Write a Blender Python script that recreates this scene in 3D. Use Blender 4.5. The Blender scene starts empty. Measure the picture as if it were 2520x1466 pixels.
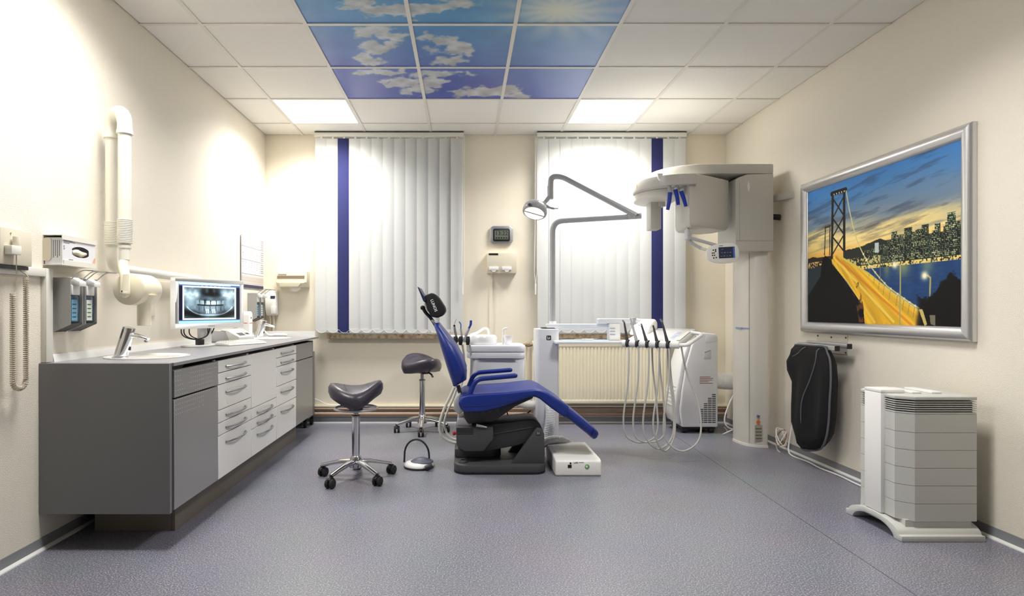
import bpy, bmesh, math, random
import numpy as np
from mathutils import Vector, Matrix

random.seed(7)
np.random.seed(7)
SC = bpy.context.scene
COL = SC.collection

# ------------------------------------------------------------------ camera, world, exposure
F, CX, CY, EYE = 1455.0, 1142.0, 763.0, 1.095      # focal length and vanishing point in pixels of 2520x1466; eye height in m
cam_data = bpy.data.cameras.new('camera')
cam_data.sensor_width = 36.0
cam_data.lens = F / 2520.0 * 36.0
cam_data.shift_x = (1260.0 - CX) / 2520.0
cam_data.shift_y = (CY - 733.0) / 2520.0
cam_data.clip_start = 0.02
cam = bpy.data.objects.new('camera', cam_data)
COL.objects.link(cam)
cam.location = (0, 0, EYE)
cam.rotation_euler = (math.pi / 2, 0, 0)
SC.camera = cam

world = bpy.data.worlds.new('world')
SC.world = world
world.use_nodes = True
world.node_tree.nodes['Background'].inputs[0].default_value = (0.75, 0.85, 1.0, 1)
world.node_tree.nodes['Background'].inputs[1].default_value = 1.2

SC.view_settings.view_transform = 'Standard'
SC.view_settings.look = 'None'
SC.view_settings.gamma = 1.0
SC.view_settings.use_curve_mapping = False
SC.view_settings.exposure = 0.42
SC.cycles.max_bounces = 7
SC.cycles.diffuse_bounces = 5
SC.cycles.glossy_bounces = 3
SC.cycles.transmission_bounces = 4
SC.cycles.caustics_reflective = False
SC.cycles.caustics_refractive = False
LAMP_WATTS = 24.0               # radiant power of each ceiling panel at the window end
LAMP_WATTS_FRONT = 23.0         # and of the pair above the photographer

# ------------------------------------------------------------------ room measures (metres, camera at x=0 y=0, looking along +y)
XL, XR, YB, YF, ZC = -1.933, 2.542, 5.75, -2.6, 2.795


def PX(u, v, Y):
    """world point at distance Y that stands at pixel (u, v) of the photograph's survey"""
    return Vector(((u - CX) * Y / F, Y, EYE - (v - CY) * Y / F))


def lin(c):
    c = np.asarray(c, dtype=float)
    return np.where(c <= 0.04045, c / 12.92, ((c + 0.055) / 1.055) ** 2.4)


def rgb(r, g, b):
    l = lin(np.array([r, g, b]) / 255.0)
    return (float(l[0]), float(l[1]), float(l[2]), 1.0)


# ------------------------------------------------------------------ materials
MATS = {}


def mat(name, col, rough=0.5, metal=0.0, bump=None, vary=None, emit=0.0, emit_col=None, coat=0.0, spec=0.5, weave=None, streak=None, trans=0.0):
    if name in MATS:
        return MATS[name]
    m = bpy.data.materials.new(name)
    MATS[name] = m
    m.use_nodes = True
    nt = m.node_tree
    b = nt.nodes['Principled BSDF']
    b.inputs['Base Color'].default_value = rgb(*col)
    b.inputs['Roughness'].default_value = rough
    b.inputs['Metallic'].default_value = metal
    b.inputs['Specular IOR Level'].default_value = spec
    b.inputs['Coat Weight'].default_value = coat
    if emit:
        b.inputs['Emission Color'].default_value = rgb(*(emit_col or col))
        b.inputs['Emission Strength'].default_value = emit
    tc = None
    if bump or vary or weave or streak:
        tc = nt.nodes.new('ShaderNodeTexCoord')
    if vary:                                   # (scale, second colour, low, high)
        n = nt.nodes.new('ShaderNodeTexNoise')
        n.inputs['Scale'].default_value = vary[0]
        n.inputs['Detail'].default_value = 4
        r = nt.nodes.new('ShaderNodeValToRGB')
        r.color_ramp.elements[0].position = vary[2]
        r.color_ramp.elements[1].position = vary[3]
        r.color_ramp.elements[0].color = rgb(*col)
        r.color_ramp.elements[1].color = rgb(*vary[1])
        nt.links.new(tc.outputs['Object'], n.inputs['Vector'])
        nt.links.new(n.outputs['Fac'], r.inputs['Fac'])
        nt.links.new(r.outputs['Color'], b.inputs['Base Color'])
    if bump or weave or streak:
        bp = nt.nodes.new('ShaderNodeBump')
        nt.links.new(bp.outputs['Normal'], b.inputs['Normal'])
        if weave:                              # diagonal embossed wallpaper: (scale, strength, vector rotation axis)
            mp = nt.nodes.new('ShaderNodeMapping')
            mp.inputs['Rotation'].default_value = weave[2]
            w1 = nt.nodes.new('ShaderNodeTexWave')
            w1.inputs['Scale'].default_value = weave[0]
            w1.inputs['Distortion'].default_value = 1.2
            w1.inputs['Detail'].default_value = 2
            w1.inputs['Detail Scale'].default_value = 3
            no = nt.nodes.new('ShaderNodeTexNoise')
            no.inputs['Scale'].default_value = 260
            no.inputs['Detail'].default_value = 3
            ad = nt.nodes.new('ShaderNodeMath')
            ad.operation = 'ADD'
            nt.links.new(tc.outputs['Object'], mp.inputs['Vector'])
            nt.links.new(mp.outputs['Vector'], w1.inputs['Vector'])
            nt.links.new(tc.outputs['Object'], no.inputs['Vector'])
            nt.links.new(w1.outputs['Fac'], ad.inputs[0])
            nt.links.new(no.outputs['Fac'], ad.inputs[1])
            nt.links.new(ad.outputs[0], bp.inputs['Height'])
            bp.inputs['Strength'].default_value = weave[1]
            bp.inputs['Distance'].default_value = 0.003
        else:
            n = nt.nodes.new('ShaderNodeTexNoise')
            n.inputs['Scale'].default_value = bump[0]
            n.inputs['Detail'].default_value = 5
            src = tc.outputs['Object']
            if streak:
                mp = nt.nodes.new('ShaderNodeMapping')
                mp.inputs['Scale'].default_value = streak
                nt.links.new(src, mp.inputs['Vector'])
                src = mp.outputs['Vector']
            nt.links.new(src, n.inputs['Vector'])
            nt.links.new(n.outputs['Fac'], bp.inputs['Height'])
            bp.inputs['Strength'].default_value = bump[1]
            bp.inputs['Distance'].default_value = 0.002
    if trans:
        out = nt.nodes['Material Output']
        tl = nt.nodes.new('ShaderNodeBsdfTranslucent')
        tl.inputs['Color'].default_value = rgb(*col)
        mx = nt.nodes.new('ShaderNodeMixShader')
        mx.inputs[0].default_value = trans
        nt.links.new(b.outputs[0], mx.inputs[1])
        nt.links.new(tl.outputs[0], mx.inputs[2])
        nt.links.new(mx.outputs[0], out.inputs['Surface'])
    return m


def print_mat(name, rough=0.4, emit=0.0, coat=0.0, spec=0.5):
    """flat print: colours come from the mesh's colour attribute"""
    if name in MATS:
        return MATS[name]
    m = bpy.data.materials.new(name)
    MATS[name] = m
    m.use_nodes = True
    nt = m.node_tree
    b = nt.nodes['Principled BSDF']
    a = nt.nodes.new('ShaderNodeAttribute')
    a.attribute_name = 'print'
    nt.links.new(a.outputs['Color'], b.inputs['Base Color'])
    b.inputs['Roughness'].default_value = rough
    b.inputs['Coat Weight'].default_value = coat
    b.inputs['Specular IOR Level'].default_value = spec
    if emit:
        nt.links.new(a.outputs['Color'], b.inputs['Emission Color'])
        b.inputs['Emission Strength'].default_value = emit
        b.inputs['Base Color'].default_value = (0.01, 0.01, 0.01, 1)
        for l in list(b.inputs['Base Color'].links):
            nt.links.remove(l)
    return m


def floor_mat():
    m = bpy.data.materials.new('speckled_vinyl')
    m.use_nodes = True
    nt = m.node_tree
    b = nt.nodes['Principled BSDF']
    tc = nt.nodes.new('ShaderNodeTexCoord')
    n1 = nt.nodes.new('ShaderNodeTexNoise')
    n1.inputs['Scale'].default_value = 165
    n1.inputs['Detail'].default_value = 3
    n1.inputs['Roughness'].default_value = 0.6
    r1 = nt.nodes.new('ShaderNodeValToRGB')
    e = r1.color_ramp.elements
    e[0].position, e[0].color = 0.32, rgb(90, 92, 107)
    e[1].position, e[1].color = 0.66, rgb(192, 192, 200)
    k = e.new(0.46)
    k.color = rgb(116, 118, 133)
    k = e.new(0.56)
    k.color = rgb(134, 136, 150)
    n2 = nt.nodes.new('ShaderNodeTexNoise')
    n2.inputs['Scale'].default_value = 2.2
    n2.inputs['Detail'].default_value = 4
    mx = nt.nodes.new('ShaderNodeMix')
    mx.data_type = 'RGBA'
    mx.blend_type = 'MULTIPLY'
    mx.inputs[0].default_value = 0.25
    nt.links.new(tc.outputs['Object'], n1.inputs['Vector'])
    nt.links.new(tc.outputs['Object'], n2.inputs['Vector'])
    nt.links.new(n1.outputs['Fac'], r1.inputs['Fac'])
    nt.links.new(r1.outputs['Color'], mx.inputs[6])
    nt.links.new(n2.outputs['Color'], mx.inputs[7])
    hs = nt.nodes.new('ShaderNodeHueSaturation')
    hs.inputs['Saturation'].default_value = 0.85
    nt.links.new(mx.outputs[2], hs.inputs['Color'])
    nt.links.new(hs.outputs['Color'], b.inputs['Base Color'])
    rr = nt.nodes.new('ShaderNodeMapRange')
    rr.inputs[3].default_value = 0.26
    rr.inputs[4].default_value = 0.42
    nt.links.new(n2.outputs['Fac'], rr.inputs[0])
    nt.links.new(rr.outputs[0], b.inputs['Roughness'])
    bp = nt.nodes.new('ShaderNodeBump')
    bp.inputs['Strength'].default_value = 0.12
    bp.inputs['Distance'].default_value = 0.001
    nt.links.new(n1.outputs['Fac'], bp.inputs['Height'])
    nt.links.new(bp.outputs['Normal'], b.inputs['Normal'])
    return m


def perforated_mat():
    """grey laminate with rows of small pale punched dots"""
    m = bpy.data.materials.new('punched_grey_laminate')
    m.use_nodes = True
    nt = m.node_tree
    b = nt.nodes['Principled BSDF']
    b.inputs['Roughness'].default_value = 0.32
    b.inputs['Metallic'].default_value = 0.1
    g = nt.nodes.new('ShaderNodeTexCoord')
    sx = nt.nodes.new('ShaderNodeSeparateXYZ')
    nt.links.new(g.outputs['Object'], sx.inputs[0])

    def M(op, a, bb=None):
        n = nt.nodes.new('ShaderNodeMath')
        n.operation = op
        for i, q in enumerate((a, bb)):
            if q is None:
                continue
            if isinstance(q, (int, float)):
                n.inputs[i].default_value = q
            else:
                nt.links.new(q, n.inputs[i])
        return n.outputs[0]
    y = sx.outputs['Y']
    z = sx.outputs['Z']
    fy = M('SUBTRACT', M('FRACT', M('MULTIPLY', y, 45.0)), 0.5)
    fz = M('SUBTRACT', M('FRACT', M('MULTIPLY', z, 45.0)), 0.5)
    d = M('SQRT', M('ADD', M('MULTIPLY', fy, fy), M('MULTIPLY', fz, fz)))
    dot = M('LESS_THAN', d, 0.13)
    nz = nt.nodes.new('ShaderNodeTexNoise')
    nz.inputs['Scale'].default_value = 7
    nt.links.new(g.outputs['Object'], nz.inputs['Vector'])
    dot = M('MULTIPLY', dot, M('GREATER_THAN', nz.outputs['Fac'], 0.44))
    dot = M('MULTIPLY', dot, M('GREATER_THAN', z, 0.60))
    mx = nt.nodes.new('ShaderNodeMix')
    mx.data_type = 'RGBA'
    mx.inputs[6].default_value = rgb(146, 146, 147)
    mx.inputs[7].default_value = rgb(205, 202, 193)
    nt.links.new(dot, mx.inputs[0])
    nt.links.new(mx.outputs[2], b.inputs['Base Color'])
    return m


# ------------------------------------------------------------------ mesh building
ORG = {}


def rotz(a):
    return Matrix.Rotation(a, 4, 'Z')


def rrect(x0, y0, x1, y1, r, n=5):
    """rounded rectangle outline; r may be four radii (x1y1, x0y1, x0y0, x1y0)"""
    if not isinstance(r, (tuple, list)):
        r = (r,) * 4
    out = []
    for (cx, cy, a0, q) in ((x1 - r[0], y1 - r[0], 0, r[0]), (x0 + r[1], y1 - r[1], 90, r[1]),
                            (x0 + r[2], y0 + r[2], 180, r[2]), (x1 - r[3], y0 + r[3], 270, r[3])):
        if q <= 1e-6:
            out.append((cx, cy))
            continue
        for k in range(n + 1):
            a = math.radians(a0 + 90.0 * k / n)
            out.append((cx + q * math.cos(a), cy + q * math.sin(a)))
    return out


def ellipse(cx, cy, rx, ry, n=32, a0=0.0, a1=360.0, close=True):
    k = n if close else n + 1
    return [(cx + rx * math.cos(math.radians(a0 + (a1 - a0) * i / n)), cy + ry * math.sin(math.radians(a0 + (a1 - a0) * i / n))) for i in range(k)]


def smooth_path(pts, n=6):
    """Catmull-Rom through the points"""
    P = [Vector(p) for p in pts]
    if len(P) < 3:
        return P
    Q = [P[0] * 2 - P[1]] + P + [P[-1] * 2 - P[-2]]
    out = []
    for i in range(1, len(Q) - 2):
        for k in range(n):
            t = k / n
            a, b, c, d = Q[i - 1], Q[i], Q[i + 1], Q[i + 2]
            out.append(0.5 * ((2 * b) + (c - a) * t + (2 * a - 5 * b + 4 * c - d) * t * t + (3 * b - a - 3 * c + d) * t ** 3))
    out.append(P[-1])
    return out


def fillet(pts, r, n=6):
    """polyline with rounded corners"""
    P = [Vector(p) for p in pts]
    out = [P[0]]
    for i in range(1, len(P) - 1):
        a, b, c = P[i - 1], P[i], P[i + 1]
        d1, d2 = (a - b), (c - b)
        q = min(r, d1.length * 0.49, d2.length * 0.49)
        s, e = b + d1.normalized() * q, b + d2.normalized() * q
        for k in range(n + 1):
            t = k / n
            out.append(s * (1 - t) ** 2 + b * 2 * t * (1 - t) + e * t * t)
    out.append(P[-1])
    return out


class MB:
    def __init__(s):
        s.v, s.f = [], []

    def add(s, verts, faces):
        o = len(s.v)
        s.v += [Vector(p) for p in verts]
        s.f += [tuple(i + o for i in q) for q in faces]
        return s

    def box(s, a, b):
        x0, y0, z0 = (min(a[i], b[i]) for i in range(3))
        x1, y1, z1 = (max(a[i], b[i]) for i in range(3))
        return s.add([(x0, y0, z0), (x1, y0, z0), (x1, y1, z0), (x0, y1, z0), (x0, y0, z1), (x1, y0, z1), (x1, y1, z1), (x0, y1, z1)],
                     [(0, 3, 2, 1), (4, 5, 6, 7), (0, 1, 5, 4), (1, 2, 6, 5), (2, 3, 7, 6), (3, 0, 4, 7)])

    def prism(s, pts, axis, a, b):
        n = len(pts)
        q = {'x': lambda p, h: (h, p[0], p[1]), 'y': lambda p, h: (p[0], h, p[1]), 'z': lambda p, h: (p[0], p[1], h)}[axis]
        vs = [q(p, a) for p in pts] + [q(p, b) for p in pts]
        fs = [tuple(range(n))[::-1], tuple(range(n, 2 * n))] + [(i, (i + 1) % n, n + (i + 1) % n, n + i) for i in range(n)]
        return s.add(vs, fs)

    def loft(s, rings, caps=True):
        n = len(rings[0])
        vs = [p for r in rings for p in r]
        fs = []
        for k in range(len(rings) - 1):
            for i in range(n):
                j = (i + 1) % n
                fs.append((k * n + i, k * n + j, (k + 1) * n + j, (k + 1) * n + i))
        if caps:
            fs.append(tuple(range(n))[::-1])
            fs.append(tuple(range((len(rings) - 1) * n, len(rings) * n)))
        return s.add(vs, fs)

    def tube(s, pts, r, n=10, caps=True, flat=1.0, up=None, closed=False):
        P = [Vector(p) for p in pts]
        m = len(P)
        R = r if isinstance(r, (list, tuple)) else [r] * m
        T = []
        for i in range(m):
            if closed:
                t = P[(i + 1) % m] - P[i - 1]
            else:
                t = P[min(i + 1, m - 1)] - P[max(i - 1, 0)]
            T.append(t.normalized() if t.length > 1e-9 else Vector((0, 0, 1)))
        ref = Vector(up) if up else (Vector((0, 0, 1)) if abs(T[0].z) < 0.9 else Vector((1, 0, 0)))
        N = (ref - T[0] * ref.dot(T[0])).normalized()
        rings = []
        for i in range(m):
            if up:
                N = (Vector(up) - T[i] * Vector(up).dot(T[i]))
                N = N.normalized() if N.length > 1e-6 else Vector((1, 0, 0))
            else:
                N = (N - T[i] * N.dot(T[i])).normalized()
            B = T[i].cross(N)
            rings.append([P[i] + (N * math.cos(2 * math.pi * k / n) * R[i] * flat + B * math.sin(2 * math.pi * k / n) * R[i]) for k in range(n)])
        if closed:
            rings.append(rings[0])
        return s.loft(rings, caps and not closed)

    def cyl(s, p0, p1, r, r1=None, n=20):
        return s.tube([p0, p1], [r, r if r1 is None else r1], n)

    def lathe(s, prof, c, axis='z', n=28, sx=1.0, sy=1.0, caps=True):
        """prof: (radius, height) pairs from bottom to top around point c"""
        c = Vector(c)
        rings = []
        for (r, h) in prof:
            ring = []
            for k in range(n):
                a = 2 * math.pi * k / n
                p, q = r * math.cos(a) * sx, r * math.sin(a) * sy
                if axis == 'z':
                    ring.append(c + Vector((p, q, h)))
                elif axis == 'x':
                    ring.append(c + Vector((h, p, q)))
                else:
                    ring.append(c + Vector((p, h, q)))
            rings.append(ring)
        return s.loft(rings, caps)

    def ball(s, c, r, n=20, m=12):
        r = r if isinstance(r, (tuple, list)) else (r, r, r)
        c = Vector(c)
        rings = []
        for j in range(m + 1):
            t = math.pi * min(max(j / m, 0.004), 0.996)
            rings.append([c + Vector((r[0] * math.sin(t) * math.cos(2 * math.pi * k / n), r[1] * math.sin(t) * math.sin(2 * math.pi * k / n), -r[2] * math.cos(t))) for k in range(n)])
        return s.loft(rings)

    def xf(s, m):
        s.v = [m @ p for p in s.v]
        return s

    def build(s, name, material, parent=None, bevel=0.0, seg=2, ang=38, label=None, cat=None, group=None, kind=None, base=None, subdiv=0):
        me = bpy.data.meshes.new(name)
        if parent is not None:
            org = ORG[parent.name]
        elif base is not None:
            org = Vector(base)
        else:
            A = np.array([tuple(p) for p in s.v])
            org = Vector((float((A[:, 0].min() + A[:, 0].max()) / 2), float((A[:, 1].min() + A[:, 1].max()) / 2), float(A[:, 2].min())))
        bm = bmesh.new()
        vs = [bm.verts.new(p - org) for p in s.v]
        for q in s.f:
            try:
                bm.faces.new([vs[i] for i in q])
            except ValueError:
                pass
        bmesh.ops.remove_doubles(bm, verts=bm.verts, dist=1e-5)
        bmesh.ops.recalc_face_normals(bm, faces=bm.faces)
        if bevel:
            es = [e for e in bm.edges if len(e.link_faces) == 2 and e.calc_face_angle(0) > math.radians(32)]
            bmesh.ops.bevel(bm, geom=es, offset=bevel, offset_type='OFFSET', segments=seg, profile=0.5, affect='EDGES', clamp_overlap=True)
        if subdiv:
            bmesh.ops.subdivide_edges(bm, edges=bm.edges, cuts=subdiv, use_grid_fill=True)
        bm.to_mesh(me)
        bm.free()
        me.polygons.foreach_set('use_smooth', [True] * len(me.polygons))
        me.set_sharp_from_angle(angle=math.radians(ang))
        me.materials.append(material)
        o = bpy.data.objects.new(name, me)
        COL.objects.link(o)
        if parent is not None:
            o.parent = parent
        else:
            o.location = org
        ORG[o.name] = org
        tag(o, label, cat, group, kind)
        return o


def tag(o, label=None, cat=None, group=None, kind=None):
    for k, q in (('label', label), ('category', cat), ('group', group), ('kind', kind)):
        if q:
            o[k] = q
    return o


def thing(name, label, cat, loc, group=None):
    o = bpy.data.objects.new(name, None)
    COL.objects.link(o)
    o.location = loc
    o.empty_display_size = 0.05
    ORG[o.name] = Vector(loc)
    return tag(o, label, cat, group)


def copy_tree(o, parent=None):
    c = o.copy()
    COL.objects.link(c)
    c.parent = parent
    ORG[c.name] = ORG[o.name].copy()
    for ch in list(o.children):
        copy_tree(ch, c)
    return c


def dup(o, dx, label, dz=0.0, dy=0.0):
    c = copy_tree(o)
    c.location = Vector(o.location) + Vector((dx, dy, dz))
    c['label'] = label
    return c


def grid_print(name, material, parent, P00, P10, P01, nu, nv, colour_fn, thick=0.0, base=None, label=None):
    """a flat printed sheet: corner P00 (top left), P10 (top right), P01 (bottom left); colour_fn(s, t) -> sRGB arrays"""
    P00, P10, P01 = Vector(P00), Vector(P10), Vector(P01)
    org = ORG[parent.name]
    s = np.linspace(0, 1, nu + 1)
    t = np.linspace(0, 1, nv + 1)
    S, T = np.meshgrid(s, t)
    ax, ay = np.array(P10 - P00), np.array(P01 - P00)
    V = np.array(P00 - org)[None, None, :] + S[..., None] * ax + T[..., None] * ay
    me = bpy.data.meshes.new(name)
    i = np.arange((nu + 1) * (nv + 1)).reshape(nv + 1, nu + 1)
    Q = np.stack([i[:-1, :-1], i[1:, :-1], i[1:, 1:], i[:-1, 1:]], -1).reshape(-1, 4)
    me.from_pydata(V.reshape(-1, 3).tolist(), [], Q.tolist())
    a = me.color_attributes.new('print', 'FLOAT_COLOR', 'POINT')
    C = np.clip(colour_fn(S, T), 0, 1)
    C = lin(C)
    C = np.concatenate([C, np.ones(C.shape[:2] + (1,))], -1).astype(np.float32)
    a.data.foreach_set('color', C.ravel())
    me.materials.append(material)
    o = bpy.data.objects.new(name, me)
    COL.objects.link(o)
    o.parent = parent
    ORG[o.name] = org
    if label:
        o['label'] = label
    return o


def text_part(name, s, size, m, material, parent, depth=0.0006, align='CENTER', label=None, bold=0.0):
    """lettering as a thin mesh; m places the text plane (x along the line, y up, z out of the surface)"""
    cu = bpy.data.curves.new(name, 'FONT')
    cu.body = s
    cu.size = size
    cu.extrude = depth
    cu.offset = bold
    cu.align_x = align
    cu.align_y = 'CENTER'
    cu.resolution_u = 3
    t = bpy.data.objects.new(name + '_curve', cu)
    COL.objects.link(t)
    dg = bpy.context.evaluated_depsgraph_get()
    me = bpy.data.meshes.new_from_object(t.evaluated_get(dg))
    bpy.data.objects.remove(t)
    bpy.data.curves.remove(cu)
    me.transform(Matrix.Translation(-ORG[parent.name]) @ m)
    me.name = name
    me.materials.clear()
    me.materials.append(material)
    o = bpy.data.objects.new(name, me)
    COL.objects.link(o)
    o.parent = parent
    ORG[o.name] = ORG[parent.name]
    if label:
        o['label'] = label
    return o


def frame_at(p, x, y):
    """matrix with origin p, x axis x, y axis y"""
    x = Vector(x).normalized()
    y = Vector(y)
    y = (y - x * x.dot(y)).normalized()
    z = x.cross(y)
    return Matrix(((x.x, y.x, z.x, p[0]), (x.y, y.y, z.y, p[1]), (x.z, y.z, z.z, p[2]), (0, 0, 0, 1)))


# ------------------------------------------------------------------ numpy painting for prints
_NG = {}


def vnoise(x, y, seed=0):
    if seed not in _NG:
        _NG[seed] = np.random.RandomState(seed).rand(256, 256)
    g = _NG[seed]
    xi, yi = np.floor(x).astype(int), np.floor(y).astype(int)
    fx, fy = x - xi, y - yi
    fx, fy = fx * fx * (3 - 2 * fx), fy * fy * (3 - 2 * fy)
    a, b = g[yi % 256, xi % 256], g[yi % 256, (xi + 1) % 256]
    c, d = g[(yi + 1) % 256, xi % 256], g[(yi + 1) % 256, (xi + 1) % 256]
    return (a * (1 - fx) + b * fx) * (1 - fy) + (c * (1 - fx) + d * fx) * fy


def fbm(x, y, seed=0, o=5):
    r, a, n = 0, 0.5, 0
    for k in range(o):
        r = r + a * vnoise(x * 2 ** k, y * 2 ** k, seed + k)
        n += a
        a *= 0.5
    return r / n


def sstep(a, b, x):
    t = np.clip((x - a) / (b - a), 0, 1)
    return t * t * (3 - 2 * t)


def over(C, m, col):
    return C * (1 - m[..., None]) + np.array(col)[None, None, :] / 255.0 * m[..., None] if not isinstance(col, np.ndarray) else C * (1 - m[..., None]) + col * m[..., None]


def in_poly(S, T, pts):
    r = np.zeros(S.shape, bool)
    n = len(pts)
    for i in range(n):
        (x0, y0), (x1, y1) = pts[i], pts[(i + 1) % n]
        if y0 == y1:
            continue
        c = ((y0 > T) != (y1 > T)) & (S < (x1 - x0) * (T - y0) / (y1 - y0) + x0)
        r ^= c
    return r.astype(float)


def seg_dist(S, T, a, b, asp=1.0):
    ax, ay, bx, by = a[0] * asp, a[1], b[0] * asp, b[1]
    px, py = S * asp - ax, T - ay
    dx, dy = bx - ax, by - ay
    h = np.clip((px * dx + py * dy) / (dx * dx + dy * dy + 1e-12), 0, 1)
    return np.hypot(px - h * dx, py - h * dy)


def line_mask(S, T, pts, w, asp=1.0, soft=0.5):
    d = np.full(S.shape, 9.0)
    for i in range(len(pts) - 1):
        d = np.minimum(d, seg_dist(S, T, pts[i], pts[i + 1], asp))
    return 1 - sstep(w * soft, w, d)


# ------------------------------------------------------------------ shared materials
WALL = mat('embossed_cream_wallpaper', (240, 233, 219), 0.75, weave=(42, 0.8, (math.radians(45), 0, 0)))
WALLB = mat('embossed_cream_wallpaper_back', (242, 234, 216), 0.75, bump=(160, 0.3))
SMOOTH = mat('smooth_cream_panel', (236, 229, 215), 0.45)
CEIL = mat('mineral_fibre_tile', (240, 238, 233), 0.9, bump=(420, 0.35), vary=(300, (230, 228, 222), 0.45, 0.75))
GRID = mat('white_grid_bar', (226, 223, 216), 0.5)
PLENUM = mat('dark_gap', (70, 68, 64), 0.9)
BASEB = mat('grey_vinyl_cove', (136, 138, 142), 0.5, bump=(200, 0.1))
WHITE = mat('white_plastic', (238, 238, 236), 0.35)
WHITEG = mat('white_gloss', (240, 240, 240), 0.18, coat=0.3)
OFFW = mat('offwhite_plastic', (228, 226, 218), 0.4)
BEIGE = mat('beige_plastic', (216, 209, 190), 0.45)
CREAM = mat('cream_enamel', (238, 230, 205), 0.4)
CHROME = mat('chrome', (225, 226, 228), 0.12, 1.0)
STEEL = mat('brushed_steel', (176, 176, 176), 0.35, 1.0)
ALU = mat('satin_aluminium', (206, 207, 210), 0.32, 0.9)
BLACK = mat('black_plastic', (22, 22, 24), 0.45)
RUBBER = mat('black_rubber', (30, 30, 32), 0.7)
DARK = mat('anthracite_plastic', (66, 67, 70), 0.5, bump=(500, 0.1))
DARK2 = mat('dark_anthracite_plastic', (48, 48, 51), 0.5)
BLUE = mat('royal_blue_leatherette', (19, 43, 126), 0.36, bump=(320, 0.12))
GREYLAM = mat('grey_laminate', (116, 117, 120), 0.42, 0.0, bump=(900, 0.06))
TOPLAM = mat('worktop_laminate', (142, 142, 146), 0.38, bump=(500, 0.05))
PLINTH = mat('taupe_plinth', (112, 105, 97), 0.5, bump=(300, 0.1))
WHITELAM = mat('white_laminate', (236, 236, 234), 0.25, coat=0.2)
HOSE = mat('pale_hose', (226, 224, 214), 0.45)
GREYP = mat('pale_grey_metal', (182, 183, 186), 0.4, 0.2)

# ================================================================== THE ROOM
floor = MB().box((XL - 0.3, YF - 0.2, -0.12), (XR + 0.3, YB + 0.3, 0)).build('floor', floor_mat(), kind='structure', base=(0, 0, 0))
SEAM = mat('floor_seam', (84, 86, 98), 0.5)
MB().prism([(1.563, YF), (1.567, YF), (1.848, 5.0 + 0.35), (1.844, 5.0 + 0.35)], 'z', 0.0, 0.0006).build('seam', SEAM, floor)

wall_left = MB().box((XL - 0.25, YF - 0.2, 0), (XL, YB, ZC + 0.2)).build('wall_left', WALL, kind='structure', base=(XL, 0, 0))
wall_right = MB().box((XR, YF - 0.2, 0), (XR + 0.25, YB, ZC + 0.2)).build('wall_right', WALL, kind='structure', base=(XR, 0, 0))
MB().box((XL, YF - 0.2, 0), (XR, YF, ZC + 0.2)).build('wall_front', WALL, kind='structure', base=(0, YF, 0))
# back wall with two window openings
W1 = (-1.25, -0.20)
W2 = (0.86, 1.96)
ZS, ZT = 0.868, 2.66
wb = MB()
YW = YB + 0.32
wb.box((XL - 0.25, YB, 0), (W1[0], YW, ZC + 0.2))
wb.box((W1[1], YB, 0), (W2[0], YW, ZC + 0.2))
wb.box((W2[1], YB, 0), (XR + 0.25, YW, ZC + 0.2))
for w in (W1, W2):
    wb.box((w[0], YB, 0), (w[1], YW, ZS))
    wb.box((w[0], YB, ZT), (w[1], YW, ZC + 0.2))
wb.build('wall_back', WALLB, kind='structure', base=(0, YB, 0))

# windows behind the blinds: frame, sashes, panes
GLASS = bpy.data.materials.new('window_glass')
GLASS.use_nodes = True
_nt = GLASS.node_tree
_nt.nodes.remove(_nt.nodes['Principled BSDF'])
_g = _nt.nodes.new('ShaderNodeBsdfGlossy')
_g.inputs['Roughness'].default_value = 0.02
_t = _nt.nodes.new('ShaderNodeBsdfTransparent')
_m = _nt.nodes.new('ShaderNodeMixShader')
_m.inputs[0].default_value = 0.1
_nt.links.new(_t.outputs[0], _m.inputs[1])
_nt.links.new(_g.outputs[0], _m.inputs[2])
_nt.links.new(_m.outputs[0], _nt.nodes['Material Output'].inputs['Surface'])
STONE = mat('veined_stone_sill', (196, 176, 146), 0.3, vary=(26, (120, 92, 66), 0.45, 0.72), bump=(60, 0.15))
for i, w in enumerate((W1, W2)):
    yw = YB + 0.16
    fr = MB()
    x0, x1 = w
    xm = (x0 + x1) / 2
    fr.box((x0, yw, ZS), (x0 + 0.06, yw + 0.07, ZT)).box((x1 - 0.06, yw, ZS), (x1, yw + 0.07, ZT))
    fr.box((x0 + 0.06, yw, ZT - 0.06), (x1 - 0.06, yw + 0.07, ZT)).box((x0 + 0.06, yw, ZS), (x1 - 0.06, yw + 0.07, ZS + 0.06))
    fr.box((xm - 0.04, yw, ZS + 0.06), (xm + 0.04, yw + 0.07, ZT - 0.06))
    win = fr.build('window_%d' % (i + 1), WHITE, kind='structure')
    for a, b in ((x0 + 0.06, xm - 0.04), (xm + 0.04, x1 - 0.06)):
        MB().box((a, yw + 0.03, ZS + 0.06), (b, yw + 0.036, ZT - 0.06)).build('pane', GLASS, win)
    MB().box((x0 - 0.07, YB - 0.075, ZS - 0.046), (x1 + 0.06, YB - 0.0005, ZS - 0.001)).build('sill', STONE, win, bevel=0.003)
    MB().box((x0 + 0.0005, YB - 0.001, ZS), (x1 - 0.0005, YB + 0.16, ZS + 0.006)).build('sill_board', WHITE, win)

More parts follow.
